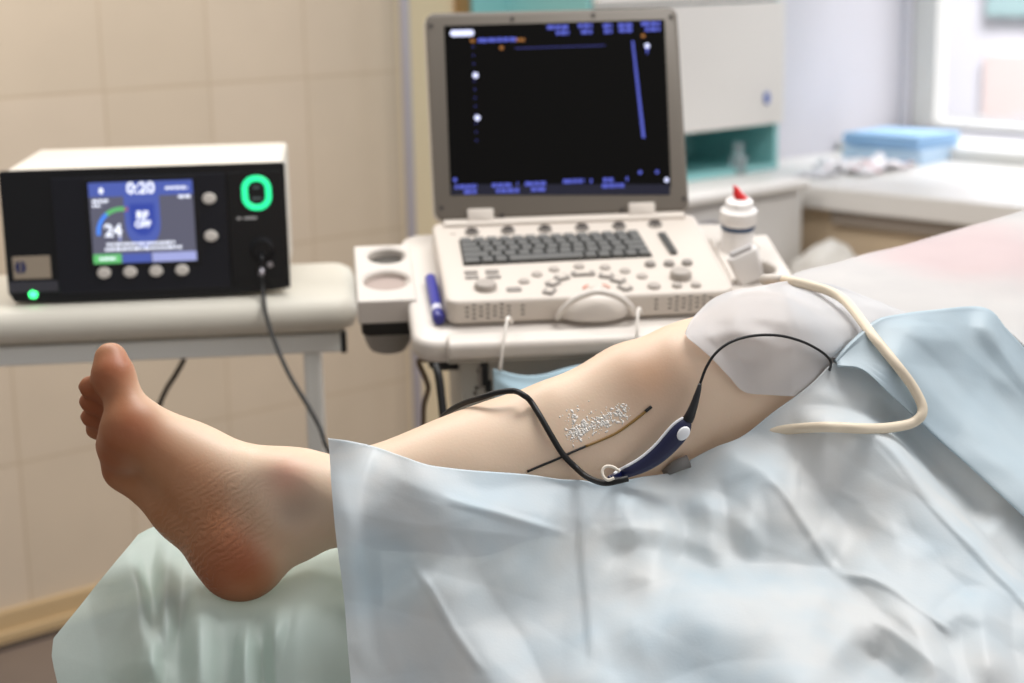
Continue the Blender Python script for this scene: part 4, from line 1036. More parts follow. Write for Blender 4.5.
# ================================================================== DRAPES AND COUCH
class TPS:
    def __init__(s, pts):
        a = np.array(pts, float); s.p = a[:, :2] / 100; n = len(a)
        K = s.k(s.p, s.p) + np.eye(n) * 1e-3; Q = np.c_[np.ones(n), s.p]
        A = np.zeros((n + 3, n + 3)); A[:n, :n] = K; A[:n, n:] = Q; A[n:, :n] = Q.T
        s.w = np.linalg.solve(A, np.r_[a[:, 2], 0, 0, 0]); s.n = n
    def k(s, a, b):
        d2 = ((a[:, None] - b[None]) ** 2).sum(-1); return .5 * d2 * np.log(d2 + 1e-9)
    def __call__(s, x, y):
        q = np.c_[np.ravel(x), np.ravel(y)] / 100
        r = s.k(q, s.p) @ s.w[:s.n] + np.c_[np.ones(len(q)), q] @ s.w[s.n:]; return r.reshape(np.shape(x))
def crease(X, Y, line, h, wl_, wr_, taper=40, soft=3.0):
    """sharp fold along a line: height h on the line, falling off over wl_ on its left and wr_ on its right"""
    pts = [np.array(p[:2], float) for p in catmull([(p[0], p[1], 0) for p in line], 6)]
    L = np.r_[0, np.cumsum([np.linalg.norm(b - a) for a, b in zip(pts, pts[1:])])]
    best = np.full(X.shape, 1e9); sg = np.zeros(X.shape); al = np.zeros(X.shape)
    for i, (a, b) in enumerate(zip(pts, pts[1:])):
        d = b - a; l2 = d @ d
        t = np.clip(((X - a[0]) * d[0] + (Y - a[1]) * d[1]) / l2, 0, 1)
        dx = X - a[0] - t * d[0]; dy = Y - a[1] - t * d[1]; dist = np.hypot(dx, dy); m = dist < best
        best = np.where(m, dist, best); sg = np.where(m, d[0] * dy - d[1] * dx, sg); al = np.where(m, L[i] + t * np.sqrt(l2), al)
    w = np.where(sg > 0, wr_, wl_)
    r = np.clip(1 - np.sqrt(best ** 2 + soft ** 2) / w + soft / w, 0, 1)
    tp_ = np.clip(np.minimum(al, L[-1] - al) / taper, 0, 1); tp_ = tp_ * tp_ * (3 - 2 * tp_)
    return h * (.30 * r * r * (3 - 2 * r) + .70 * r) * tp_
def polyat(tab, n):
    """n points equally spaced along a smooth curve through tab"""
    c = catmull([(p[0], p[1], 0) for p in tab], 10); L = [0]
    for a, b in zip(c, c[1:]): L.append(L[-1] + (b - a).length)
    return np.array([[np.interp(t * L[-1], L, [q[k] for q in c]) for k in (0, 1)] for t in np.linspace(0, 1, n)])
def clear_front(X, Y, D, margin):
    for j in range(X.shape[0]):
        for i in range(X.shape[1]):
            d = legd(X[j, i], Y[j, i])
            if d is not None and D[j, i] > d - margin: D[j, i] = d - margin
    return D
def smooth_grid(D, k):
    for _ in range(k):
        E = np.pad(D, 1, mode='edge'); D = (E[:-2, 1:-1] + E[2:, 1:-1] + E[1:-1, :-2] + E[1:-1, 2:] + 2 * D) / 6
    return D
def clear_objs(X, Y, D, objs, margin, behind):
    dg = bpy.context.evaluated_depsgraph_get()
    for o in objs:
        t = BVHTree.FromObject(o, dg)
        for j in range(X.shape[0]):
            for i in range(X.shape[1]):
                v = ray(X[j, i], Y[j, i]).normalized(); h = t.ray_cast(CAM, v)
                if h[0] is None: continue
                d = (h[0] - CAM).dot(FWD)
                if behind:
                    h2 = t.ray_cast(h[0] + v * .002, v, .02)
                    if h2[0] is not None: d = (h2[0] - CAM).dot(FWD)
                    D[j, i] = max(D[j, i], d + margin)
                else: D[j, i] = min(D[j, i], d - margin)
    return D
def crumple_fn(seed, k=9, lam=(.10, .22), amp=.0045):
    r = random.Random(seed); dirs = []
    for _ in range(k):
        a = Vector((r.gauss(0, 1), r.gauss(0, .5), r.gauss(0, 1))).normalized(); l = r.uniform(*lam)
        dirs.append((a / l, r.random(), amp * r.uniform(.5, 1) * l / lam[1], Vector((r.uniform(-9, 9), r.uniform(-9, 9), r.uniform(-9, 9)))))
    def fn(q):
        s = 0
        for a, ph, am, off in dirs:
            m = noise.noise(q * 5.5 + off) * 2.2 + .3
            if m <= 0: continue
            t = (q.dot(a) + ph + .22 * noise.noise(q * 3 + off)) % 1
            s += am * min(1, m) * (1 - abs(2 * t - 1) * 2)
        return s
    return fn
def sheet(name, label, cat, top, bot, ctrl, folds, m, nu, nv, wr=.0022, hem=(), seed=0., clear=.008, under=(), over=(), cr=.0085, attrs=None, vpow=1.0, wscale=34):
    cf = crumple_fn(int(seed * 10), amp=cr)
    T_ = polyat(top, nu); B_ = polyat(bot, nu); v = (np.linspace(0, 1, nv) ** vpow)[:, None, None]
    G = T_[None] * (1 - v) + B_[None] * v; X, Y = G[..., 0], G[..., 1]
    D = TPS(ctrl)(X, Y)
    if clear: D = smooth_grid(clear_front(X, Y, D, clear + .006), 6)
    for f in folds: D = D - crease(X, Y, *f)
    if over: D = smooth_grid(clear_objs(X, Y, D, over, .008, False), 4)
    if under: D = smooth_grid(clear_objs(X, Y, D, under, .012, True), 3)
    if clear: D = clear_front(X, Y, D, clear)
    bm = bmesh.new(); rows = []
    for j in range(nv):
        row = []
        for i in range(nu):
            q = P(X[j, i], Y[j, i], D[j, i]); s = q * wscale + Vector((seed, 0, 0))
            e = wr * (noise.noise(s * .33) * 1.6 + noise.noise(s) * .55 + (.5 - abs(noise.noise(s * .6 + Vector((9, seed, 2))))) * .9) + cf(q) * min(1, j / nv * 8)
            row.append(bm.verts.new(q - FWD * e))
        rows.append(row)
    pre = []
    for (back, down) in hem:
        pre.insert(0, [bm.verts.new(a.co + Vector((FWD.x, FWD.y, 0)) * back - Vector((0, 0, down))) for a in rows[0]])
    rows = pre + rows
    for a, b in zip(rows, rows[1:]):
        for i in range(nu - 1): bm.faces.new((a[i], b[i], b[i + 1], a[i + 1]))
    o = obj(name, bm, m, smooth=True)
    return tag(o, label, cat)
def cloth_mat(name, c1, c2, transp, transl=.35, extra=None):
    m = bpy.data.materials.new(name); m.use_nodes = True; nt = m.node_tree; nt.nodes.clear()
    out = N(nt, 'ShaderNodeOutputMaterial'); tc = N(nt, 'ShaderNodeTexCoord')
    n1 = N(nt, 'ShaderNodeTexNoise', Scale=9.0, Detail=3.0); nt.links.new(tc.outputs['Object'], n1.inputs['Vector'])
    mx = N(nt, 'ShaderNodeMix', data_type='RGBA'); mx.inputs[6].default_value = srgb(*c1); mx.inputs[7].default_value = srgb(*c2)
    mr = N(nt, 'ShaderNodeMapRange'); mr.inputs['From Min'].default_value = .35; mr.inputs['From Max'].default_value = .65; nt.links.new(n1.outputs['Fac'], mr.inputs['Value']); nt.links.new(mr.outputs[0], mx.inputs[0])
    col = mx.outputs[2]
    if extra:
        c, r, cc, amt = extra
        vm = N(nt, 'ShaderNodeVectorMath', operation='DISTANCE'); vm.inputs[1].default_value = c; nt.links.new(tc.outputs['Object'], vm.inputs[0])
        ad = N(nt, 'ShaderNodeMath', operation='MULTIPLY_ADD'); ad.inputs[1].default_value = .12; nt.links.new(n1.outputs['Fac'], ad.inputs[0]); nt.links.new(vm.outputs['Value'], ad.inputs[2])
        m2 = N(nt, 'ShaderNodeMapRange', interpolation_type='SMOOTHSTEP'); m2.inputs['From Min'].default_value = r + .06; m2.inputs['From Max'].default_value = r * .3 + .06; m2.inputs['To Max'].default_value = amt
        nt.links.new(ad.outputs[0], m2.inputs['Value'])
        mz = N(nt, 'ShaderNodeMix', data_type='RGBA'); mz.inputs[7].default_value = srgb(*cc); nt.links.new(m2.outputs[0], mz.inputs[0]); nt.links.new(col, mz.inputs[6]); col = mz.outputs[2]
    nz = N(nt, 'ShaderNodeTexNoise', Scale=380.0, Detail=2.0); nt.links.new(tc.outputs['Object'], nz.inputs['Vector'])
    bp = N(nt, 'ShaderNodeBump', Strength=.10, Distance=.001); nt.links.new(nz.outputs['Fac'], bp.inputs['Height'])
    df = N(nt, 'ShaderNodeBsdfDiffuse'); ts = N(nt, 'ShaderNodeBsdfTranslucent'); gs = N(nt, 'ShaderNodeBsdfGlossy', Roughness=.45); tr = N(nt, 'ShaderNodeBsdfTransparent')
    for n in (df, ts, tr): nt.links.new(col, n.inputs['Color'])
    for n in (df, ts, gs): nt.links.new(bp.outputs[0], n.inputs['Normal'])
    a = N(nt, 'ShaderNodeMixShader'); a.inputs[0].default_value = transl; nt.links.new(df.outputs[0], a.inputs[1]); nt.links.new(ts.outputs[0], a.inputs[2])
    b = N(nt, 'ShaderNodeMixShader'); b.inputs[0].default_value = .035; nt.links.new(a.outputs[0], b.inputs[1]); nt.links.new(gs.outputs[0], b.inputs[2])
    c = N(nt, 'ShaderNodeMixShader'); c.inputs[0].default_value = transp; nt.links.new(b.outputs[0], c.inputs[1]); nt.links.new(tr.outputs[0], c.inputs[2])
    nt.links.new(c.outputs[0], out.inputs[0]); return m
M_drape = cloth_mat('pale_blue_nonwoven', (206, 222, 231), (228, 231, 231), .075, .22)
M_blue2 = cloth_mat('light_blue_nonwoven', (192, 209, 218), (204, 217, 223), .07, .22)
M_gauze = cloth_mat('thin_white_nonwoven', (228, 227, 227), (222, 223, 225), .26, .3)
pk_c = P(975, 248, 1.86)
M_body = cloth_mat('white_nonwoven', (210, 208, 206), (203, 201, 200), .06, .22, extra=(tuple(pk_c), .16, (208, 180, 182), .6))
M_green = cloth_mat('pale_green_nonwoven', (206, 224, 216), (216, 230, 224), .14)
def lead(px, py, off, default):
    d = legd(px, py); return (d if d else default) - off
# ---- front drape
ftop = [(328, 438), (350, 441), (376, 447), (405, 457), (430, 465), (470, 470), (525, 474), (560, 479), (582, 480), (605, 484), (640, 477), (672, 472), (690, 460), (715, 447), (742, 436), (773, 412), (797, 395), (814, 381), (830, 365), (843, 361), (860, 365), (878, 373), (900, 394), (930, 424), (959, 450), (1000, 488), (1050, 532), (1120, 592), (1240, 690)]
fbot = [(358, 760), (420, 762), (480, 764), (560, 766), (640, 768), (720, 770), (800, 772), (880, 772), (960, 772), (1040, 772), (1130, 772), (1250, 772)]
fc = []
for (x, y) in ftop:
    if x <= 835: fc.append((x, y, lead(x, y - 3 if 330 < x else y, .010, 1.46) - (.012 if x < 440 else 0)))
fc += [(880, 345, 1.575), (930, 338, 1.600), (1000, 334, 1.630), (1110, 340, 1.660),
       (335, 560, 1.440), (345, 683, 1.415), (420, 560, 1.441), (430, 683, 1.423), (500, 560, 1.441), (500, 683, 1.391), (585, 540, 1.469), (590, 600, 1.438), (600, 683, 1.348),
       (650, 530, 1.478), (680, 560, 1.460), (690, 610, 1.398), (700, 683, 1.345), (760, 520, 1.485), (770, 570, 1.457), (770, 625, 1.370), (800, 683, 1.302), (840, 480, 1.510), (850, 560, 1.457), (850, 630, 1.370), (900, 683, 1.314),
       (930, 430, 1.555), (930, 520, 1.488), (930, 600, 1.413), (1010, 480, 1.530), (1020, 600, 1.426), (1024, 683, 1.345), (1110, 560, 1.469), (1110, 700, 1.345), (880, 400, 1.560),
       (360, 765, 1.405), (600, 768, 1.326), (800, 772, 1.283), (1040, 772, 1.295)]
F_ = [
    ([(790, 420), (873, 433), (930, 498), (992, 566), (1024, 599), (1100, 690)], .036, 14, 110),
    ([(700, 445), (740, 462), (779, 487), (808, 528), (838, 570)], .016, 30, 70),
    ([(828, 560), (870, 575), (915, 600), (956, 636)], .014, 40, 26),
    ([(370, 462), (420, 489), (500, 513), (580, 540)], .022, 44, 70),
    ([(408, 552), (430, 585), (455, 628), (485, 672), (520, 745)], .022, 46, 100),
    ([(690, 470), (704, 500), (712, 545), (708, 575)], .010, 18, 26),
    ([(742, 480), (750, 520), (748, 565)], .008, 14, 22),
    ([(612, 488), (628, 520), (634, 560)], .008, 16, 26),
    ([(655, 488), (664, 520), (650, 575), (632, 610)], .010, 22, 36),
    ([(580, 478), (585, 560), (590, 610), (594, 672)], .0055, 34, 5),
    ([(600, 640), (690, 606), (780, 596), (850, 606)], .014, 30, 60),
    ([(840, 640), (876, 660), (925, 700)], -.040, 30, 44),
    ([(870, 600), (905, 620), (930, 660), (935, 700)], .012, 18, 22),
    ([(985, 585), (985, 640), (995, 700)], .012, 26, 22),
    ([(845, 368), (835, 400), (815, 430)], .008, 18, 30),
    ([(870, 385), (900, 425), (940, 470), (1000, 530)], -.018, 24, 30),
    ([(345, 470), (350, 560), (362, 680)], .006, 14, 30),
    ([(800, 425), (873, 434), (930, 499), (992, 567), (1024, 600), (1100, 691)], .0035, 5, 7, 20, 1),
    ([(760, 478), (779, 487), (808, 528), (838, 570), (870, 580)], .0025, 4, 6, 20, 1),
    ([(838, 570), (880, 582), (915, 604), (956, 636)], .0025, 4, 5, 20, 1),
    ([(440, 496), (500, 513), (576, 537)], .0022, 5, 6, 20, 1),
    ([(410, 556), (430, 588), (455, 631), (485, 675)], .0022, 5, 6, 20, 1),
    ([(640, 478), (690, 500), (735, 520), (760, 560)], .006, 14, 22),
    ([(590, 560), (640, 548), (690, 562), (740, 590)], -.007, 18, 26),
    ([(600, 512), (640, 500), (668, 504)], .005, 10, 16),
    ([(880, 500), (900, 545), (935, 570)], .006, 16, 24),
    ([(800, 500), (845, 520), (880, 560)], -.006, 20, 24),
    ([(930, 640), (965, 610), (1000, 600)], .008, 16, 20),
    ([(440, 600), (500, 580), (540, 560)], .006, 20, 30),
]
front = sheet('surgical_drape', 'pale blue disposable drape hanging in front of the bare lower leg, nearest the viewer', 'drape', ftop, fbot, fc, F_, M_drape, 300, 150, .0020, [(.001, .0008), (.0015, .004)], 1.7)
# ---- pale blue fold across the hips
btop = [(837, 361), (852, 344), (878, 321), (900, 315), (930, 311), (985, 308), (1008, 330), (1040, 364), (1120, 440), (1240, 550)]
bbot = [(838, 365), (862, 369), (885, 390), (930, 430), (959, 456), (1000, 494), (1040, 531), (1085, 572), (1130, 612), (1250, 715)]
tf = TPS(fc)
bc = [(x, y, float(tf(np.array([x]), np.array([y]))[0]) - .020) for (x, y) in bbot] + [(x, y, float(tf(np.array([x]), np.array([y]))[0]) - o_) for (x, y), o_ in zip(btop, (.018, .012, .004, 0, -.0, -.01, -.01, -.01, -.01, -.01))]
blue = sheet('folded_sheet', 'light blue sheet folded diagonally over the hips below the white body drape', 'sheet', btop, bbot, bc, [
    ([(866, 345), (900, 362), (950, 410), (1010, 470), (1080, 535)], .014, 22, 40), ([(935, 320), (965, 350), (1000, 400), (1060, 460)], -.012, 26, 30), ([(960, 308), (985, 310), (1020, 345), (1080, 408)], .012, 16, 30),
    ([(880, 330), (930, 340), (980, 345)], .008, 14, 24)], M_blue2, 110, 60, .0018, [(.004, .0), (.02, .004)], 4.2)
so = blue.modifiers.new('thickness', 'SOLIDIFY'); so.thickness = .0025; so.offset = -1
# ---- body drape
dtop = [(784, 291), (786, 284), (790, 277), (806, 270), (840, 262), (870, 253), (905, 245), (950, 232), (1000, 218), (1030, 209), (1130, 180), (1270, 150)]
dbot = [(806, 352), (814, 355), (828, 358), (848, 354), (872, 336), (900, 327), (930, 323), (983, 320), (1004, 340), (1036, 374), (1122, 452), (1250, 565)]
dc = [(790, 277, 1.80), (870, 253, 1.88), (950, 232, 1.94), (1030, 209, 2.0), (1130, 180, 2.08), (800, 310, 1.715), (860, 300, 1.73), (930, 285, 1.76), (1000, 275, 1.79), (1100, 260, 1.86),
      (850, 330, 1.655), (900, 335, 1.645), (985, 325, 1.665), (1040, 380, 1.60), (1110, 400, 1.63), (1140, 540, 1.55), (1270, 150, 2.2), (1250, 565, 1.56)]
body = sheet('body_drape', 'white translucent drape over the torso with a pinkish area near its far edge', 'drape', dtop, dbot, dc, [
    ([(790, 300), (860, 290), (930, 300), (1000, 312), (1060, 350)], .012, 30, 26), ([(800, 285), (880, 276), (960, 268), (1040, 262)], .008, 22, 26), ([(990, 305), (1024, 343), (1080, 405)], .010, 26, 20),
    ([(1000, 290), (1040, 325), (1090, 370)], .010, 14, 20)], M_body, 130, 80, .0020, [(.02, .004), (.05, .03), (.07, .06)], 7.7, under=(front, blue))
# ---- thin drape over the knee and thigh
gtop = [(685, 333), (690, 322), (699, 311), (714, 298), (735, 290), (760, 286), (790, 281), (830, 284), (870, 298), (905, 312)]
gbot = [(688, 338), (704, 351), (715, 361), (730, 377), (745, 392), (770, 395), (797, 396), (815, 392), (845, 385), (880, 375)]
gc = [(685, 333, lead(688, 342, .012, 1.55) + .006)]
for (x, y) in gbot: gc.append((x, y, lead(x, y, .007, 1.57)))
gc += [(714, 300, 1.605), (699, 311, 1.58), (735, 294, 1.625), (760, 293, 1.635), (790, 287, 1.66), (830, 288, 1.69), (870, 300, 1.70), (905, 312, 1.685), (735, 330, lead(735, 330, .018, 1.57)), (770, 330, lead(770, 330, .018, 1.58)), (770, 360, lead(770, 360, .012, 1.57)),
       (800, 340, lead(800, 340, .02, 1.60)), (830, 340, 1.60), (860, 340, 1.61), (710, 335, lead(710, 340, .012, 1.56))]
gauze = sheet('thigh_drape', 'thin white see-through drape with a cut edge over the knee and thigh', 'drape', gtop, gbot, gc, [
    ([(700, 318), (745, 318), (800, 330), (850, 345)], .010, 16, 24), ([(720, 300), (740, 330), (775, 352), (800, 358)], .007, 12, 18), ([(760, 295), (790, 315), (840, 325), (890, 325)], .010, 16, 20), ([(745, 388), (770, 365), (810, 352), (840, 350)], .006, 16, 14)],
    M_gauze, 110, 60, .0020, [(.004, .002)], 11.3, cr=.005, over=(body,), under=(front, blue))
# ---- sheet under the heel
stop = [(128, 547), (139, 541), (152, 536), (168, 530), (200, 543), (240, 560), (290, 548), (335, 532), (380, 520)]
sbot = [(75, 760), (110, 765), (150, 770), (190, 772), (230, 772), (270, 772), (310, 772), (350, 772), (390, 772)]
# left free edge is bent: insert it through an extra left column via curved rows
def leftx(v):   # outline of the free left edge: fraction down -> px offset from the straight line (128,547)-(75,760)
    y = 547 + v * 213
    return np.interp(y, [547, 590, 638, 655, 683, 760], [128, 92, 54, 53, 59, 75]) - (128 - 53 * v)
sc_ = [(128, 547, 1.60), (168, 530, 1.64), (240, 560, 1.595), (240, 599, 1.500), (215, 585, 1.52), (270, 590, 1.512), (300, 565, 1.54), (335, 533, 1.585), (380, 520, 1.60), (54, 638, 1.52), (60, 690, 1.48), (75, 760, 1.46), (92, 590, 1.56), (110, 640, 1.50), (130, 620, 1.50), (150, 683, 1.44),
       (200, 625, 1.455), (250, 640, 1.44), (300, 620, 1.45), (300, 690, 1.44), (360, 600, 1.50), (360, 683, 1.47), (200, 700, 1.42), (380, 770, 1.45), (150, 770, 1.42), (250, 770, 1.40)]
def foot_sheet():
    cf_ = crumple_fn(77, amp=.008)
    nu, nv = 150, 100
    T_ = polyat(stop, nu); B_ = polyat(sbot, nu); v = np.linspace(0, 1, nv)
    G = T_[None] * (1 - v[:, None, None]) + B_[None] * v[:, None, None]
    u = np.linspace(0, 1, nu); w = np.clip(1 - u / .45, 0, 1) ** 1.3
    G[..., 0] += np.array([leftx(a) for a in v])[:, None] * w[None]
    X, Y = G[..., 0], G[..., 1]; D = TPS(sc_)(X, Y)
    for f in [([(122, 540), (134, 585), (147, 640), (153, 700)], .030, 12, 46), ([(168, 526), (166, 580), (159, 662)], .022, 14, 10), ([(150, 545), (151, 600), (157, 655)], -.018, 12, 12),
              ([(180, 560), (182, 620), (184, 700)], -.014, 14, 16), ([(204, 585), (196, 640), (200, 720)], .014, 18, 14), ([(228, 612), (226, 660), (226, 730)], -.012, 16, 14), ([(252, 610), (246, 660), (244, 730)], .010, 14, 12),
              ([(264, 600), (262, 660), (270, 720)], -.014, 10, 14), ([(282, 588), (274, 630), (266, 668)], .014, 12, 18), ([(325, 545), (300, 600), (296, 660), (300, 730)], .008, 24, 30), ([(60, 640), (100, 612), (135, 610)], .004, 20, 20)]: D = D - crease(X, Y, *f)
    for j in range(nv):
        for i in range(nu):
            v_ = ray(X[j, i], Y[j, i]); c0 = CAM + v_ * 2.2; h_ = BVH.ray_cast(c0, (CAM - c0).normalized())
            if h_[0] is not None: D[j, i] = max(D[j, i], (h_[0] - CAM).dot(FWD) + .008)
    bm = bmesh.new(); rows = []
    for j in range(nv):
        row = []
        for i in range(nu):
            q = P(X[j, i], Y[j, i], D[j, i]); s = q * 34
            row.append(bm.verts.new(q - FWD * cf_(q) * min(1, j / nv * 4) - FWD * .002 * (noise.noise(s * .33) * 1.4 + noise.noise(s) * .5)))
        rows.append(row)
    for (back, down) in ((.03, .002), (.06, .004)):
        rows.insert(0, [bm.verts.new(a.co + Vector((0, 1, 0)) * (back * .5) - Vector((0, 0, down * .5))) for a in rows[0]])
    for a, b in zip(rows, rows[1:]):
        for i in range(nu - 1): bm.faces.new((a[i], b[i], b[i + 1], a[i + 1]))
    return tag(obj('couch_sheet', bm, M_green, smooth=True), 'pale green translucent sheet draped over the couch end under the heel', 'sheet')
foot_sheet()
# ---- the couch underneath
CM = Matrix.Translation((-.33, 1.60, 0)) @ Matrix.Rotation(math.radians(9), 4, 'Z')
co = thing('treatment_couch', 'padded treatment couch hidden under the drapes, carrying the patient', 'couch', CM)
bm = bmesh.new(); box(bm, .0, 1.9, -.08, .13, .735, .812, .02, 3); obj('mattress', bm, M_cush, co, angle=45)
obj('frame', BX(.02, 1.88, -.06, .11, .69, .734, .004), M_paintg, co)
for x in (.14, 1.7):
    for y in (-.05, .10): obj('leg', BX(x - .018, x + .018, y - .018 + .0, y + .018, 0, .69, .004), M_paintg, co)
# ================================================================== CATHETER, CABLES, GEL
M_cab = mat('black_cable_rubber', (9, 8, 8), .5)
M_navy = mat('navy_handle_plastic', (13, 17, 58), .3, coat=.2)
M_wtrim = mat('white_trim_plastic', (232, 232, 234), .3)
def leap(pts, lift, n=8):
    """pixels on the leg surface (lift above it), or with their own depth -> smooth path"""
    out = []
    for p in pts: out.append(P(*p) if len(p) == 3 else onleg(p[0], p[1], lift))
    return catmull(out, n)
# generator cable: plug, hanging lead, then behind and over the leg to the handle
pg = P(262, 268, (GM @ Vector((gl(262, 268)[0], 0, gl(262, 268)[1])) - CAM).dot(FWD) - .012)
gd = (pg - CAM).dot(FWD)
cabt = thing('generator_cable', 'thin black cable from the generator socket looping over the shin to the catheter handle', 'cable', pg)
ps = GM @ Vector((gl(262, 252)[0], -.006, gl(262, 252)[1]))
bm = bmesh.new(); tube(bm, [ps, ps.lerp(pg, .5) - FWD * .004, pg], [.0036, .0036, .0030], 12); obj('plug_body', bm, M_blackp, cabt, smooth=True, world=True)
p2 = P(261, 276, gd - .006)
bm = bmesh.new(); tube(bm, [pg, pg.lerp(p2, .5), p2], [.0042, .0044, .0034], 12); o = obj('plug_sleeve', bm, M_chrome, cabt, smooth=True, world=True); o['label'] = 'silver plug sleeve'
hang = [p2, P(263, 292, gd - .012), P(266, 315, gd - .04), P(276, 345, gd - .10), P(290, 376, gd - .16), P(308, 406, gd - .22), P(320, 428, gd - .27), P(328, 450, gd - .32), P(350, 478, 1.86), P(390, 476, 1.74), P(420, 450, 1.67), P(436, 426, 1.615)]
over = [(447, 413, 1.57), (463, 403.5, 1.54), (480, 398, 1.520), (498, 392.5, 1.512), (514, 391, 1.510), (524, 395.5, 1.502)]
onl = [(532, 405), (541, 420), (551, 438), (562, 455), (574, 467)]
pth = hang + [P(*q) for q in over] + [onleg(x, y, .0050 if y < 460 else .0075) for x, y in onl]
hd0 = 1.452
pth += [P(585, 475.5, 1.474), P(596, 481, hd0 + .008), P(606, 483, hd0 - .002), P(618, 481, hd0 - .004), P(628, 478.5, hd0 - .003)]
full = catmull(pth, 8)
ksp = len(hang) * 8 - 12
rl = [.0031 if i < len(hang) * 8 - 40 else .0027 if i < (len(hang) + len(over) + 3) * 8 else .0027 for i in range(len(full))]
obj('cable', TB(full, rl, n=10), M_cab, cabt, smooth=True, world=True)
# ---- handle
hc = [(609, 478.5, 3.4), (618, 475.5, 4.6), (630, 471, 6.2), (642, 465.5, 7.6), (653, 458.5, 8.8), (663, 450, 9.6), (671, 441.5, 10.2), (678, 433.5, 10.2), (683.5, 426.5, 8.6), (687.5, 420.5, 5.2)]
hpt = []
for i, (x, y, w) in enumerate(hc):
    d = legd(x, y) or 1.5
    hpt.append([x, y, w, min(d, 1.515) - .012])
dd = [q[3] for q in hpt]
for _ in range(6): dd = [dd[0]] + [(dd[i - 1] + 2 * dd[i] + dd[i + 1]) / 4 for i in range(1, len(dd) - 1)] + [dd[-1]]
dd[0] = min(dd[0], hd0 - .004); 
hcen = catmull([P(q[0], q[1], d) for q, d in zip(hpt, dd)], 6)
hw = catmull([Vector((q[2] * d / FPX, 0, 0)) for q, d in zip(hpt, dd)], 6); hw = [v.x for v in hw]
han = thing('ablation_catheter', 'navy blue catheter handle with white button lying against the inner knee', 'catheter', hcen[len(hcen) // 2])
bm = bmesh.new(); tube(bm, hcen, hw, 20, flat=(-FWD, .78)); hb_ = obj('handle_body', bm, M_navy, han, smooth=True, world=True)
so = hb_.modifiers.new('rounding', 'SUBSURF'); so.levels = 1; so.render_levels = 1
# white edge strip along the upper side
edge = []
for i in range(len(hcen)):
    t = (hcen[min(i + 1, len(hcen) - 1)] - hcen[max(i - 1, 0)]).normalized(); s = t.cross(FWD).normalized()
    if s.dot(CU) < 0: s = -s
    edge.append(hcen[i] + s * (hw[i] * .96) - FWD * hw[i] * .25)
o = obj('edge_strip', TB(edge[3:], [.0009] + [.0015] * (len(edge) - 5) + [.0009], n=8), M_wtrim, han, smooth=True, world=True); o['label'] = 'white edge strip'
k0 = 7 * 6 - 1; bc_ = P(683.5, 433.5, (hcen[k0] - CAM).dot(FWD) - hw[k0] * .78)
bt = (hcen[k0 + 2] - hcen[k0 - 2]).normalized(); bx_ = bt.cross(-FWD).normalized()
BM_ = Matrix(((bx_.x, bt.x, -FWD.x, bc_.x), (bx_.y, bt.y, -FWD.y, bc_.y), (bx_.z, bt.z, -FWD.z, bc_.z), (0, 0, 0, 1)))
bm = bmesh.new(); lathe(bm, [(0, -.004), (.0050, -.004), (.0056, -.001), (.0054, .0012), (.0040, .0022), (0, .0025)], 28, BM_ @ Matrix.Diagonal((.9, 1.25, 1, 1))); o = obj('button', bm, M_wtrim, han, smooth=True, world=True); o['label'] = 'white oval button'
d0 = dd[0]
lo_ = catmull([P(614, 478, d0 - .004), P(608, 480, d0 - .005), P(603.5, 476.5, d0 - .004), P(602.5, 470.5, d0 - .002), P(606, 466.5, d0 - .001), P(613, 467, d0 - .001), P(620, 471.5, d0 - .002)], 6)
o = obj('loop', TB(lo_, .0013, n=8), mat('cream_loop', (232, 222, 206), .4), han, smooth=True, world=True); o['label'] = 'cream coloured wire loop'
e_ = hcen[-1]; de = (e_ - CAM).dot(FWD)
st = catmull([e_, P(690, 415.5, de - .001), P(694, 405, de), P(698, 392, de + .002), P(700, 384, de + .004)], 5)
o = obj('strain_relief', TB(st, [.0050, .0046, .0036, .0026, .0017], n=12), M_blackp, han, smooth=True, world=True)
sh_ = catmull([P(700, 384, de + .004), P(706, 368, de + .004), P(715, 354, de + .004), P(728, 343.5, de + .006), P(744, 337.5, de + .010), P(762, 335, de + .016), P(782, 336, de + .022), P(802, 341.5, de + .03), P(818, 349.5, de + .036), P(827, 356.5, de + .04), P(831, 363, de + .044), P(829, 372, de + .07)], 6)
obj('catheter_shaft', TB(sh_, .0013, n=8), M_cab, han, smooth=True, world=True)
gc_ = [onleg(662, 470, .004) or P(662, 470, 1.53), P(676, 466, (legd(676, 460) or 1.53) - .008), P(689, 461, (legd(687, 456) or 1.54) - .010)]
o = obj('grey_clip', TB(gc_, [.0035, .0055, .0060], n=10, flat=(-FWD, .6)), mat('grey_clip_plastic', (120, 116, 112), .4), han, smooth=True, world=True); o['label'] = 'grey clip under the handle'
# ---- loose catheter tip lying on the calf
tipb = leap([(527, 471.5), (540, 466), (556, 459.5), (570, 453), (585, 446.5)], .0010, 6); tipg = leap([(585, 446.5), (600, 440.5), (616, 433), (630, 423.5), (641, 415), (647, 410)], .0012, 6)
tip = thing('catheter_tip', 'thin black and golden catheter end lying on the bare calf beside the gel', 'catheter', tipg[0])
obj('shaft', TB(tipb, .0011, n=8), M_cab, tip, smooth=True, world=True)
o = obj('heating_element', TB(tipg, .0012, n=8), mat('golden_brown_sleeve', (128, 96, 40), .35), tip, smooth=True, world=True); o['label'] = 'golden brown heating section'
te = leap([(645, 411.5), (648, 409), (651, 406.5)], .0013, 3); obj('tip_end', TB(te, .0015, n=8), M_cab, tip, smooth=True, world=True)
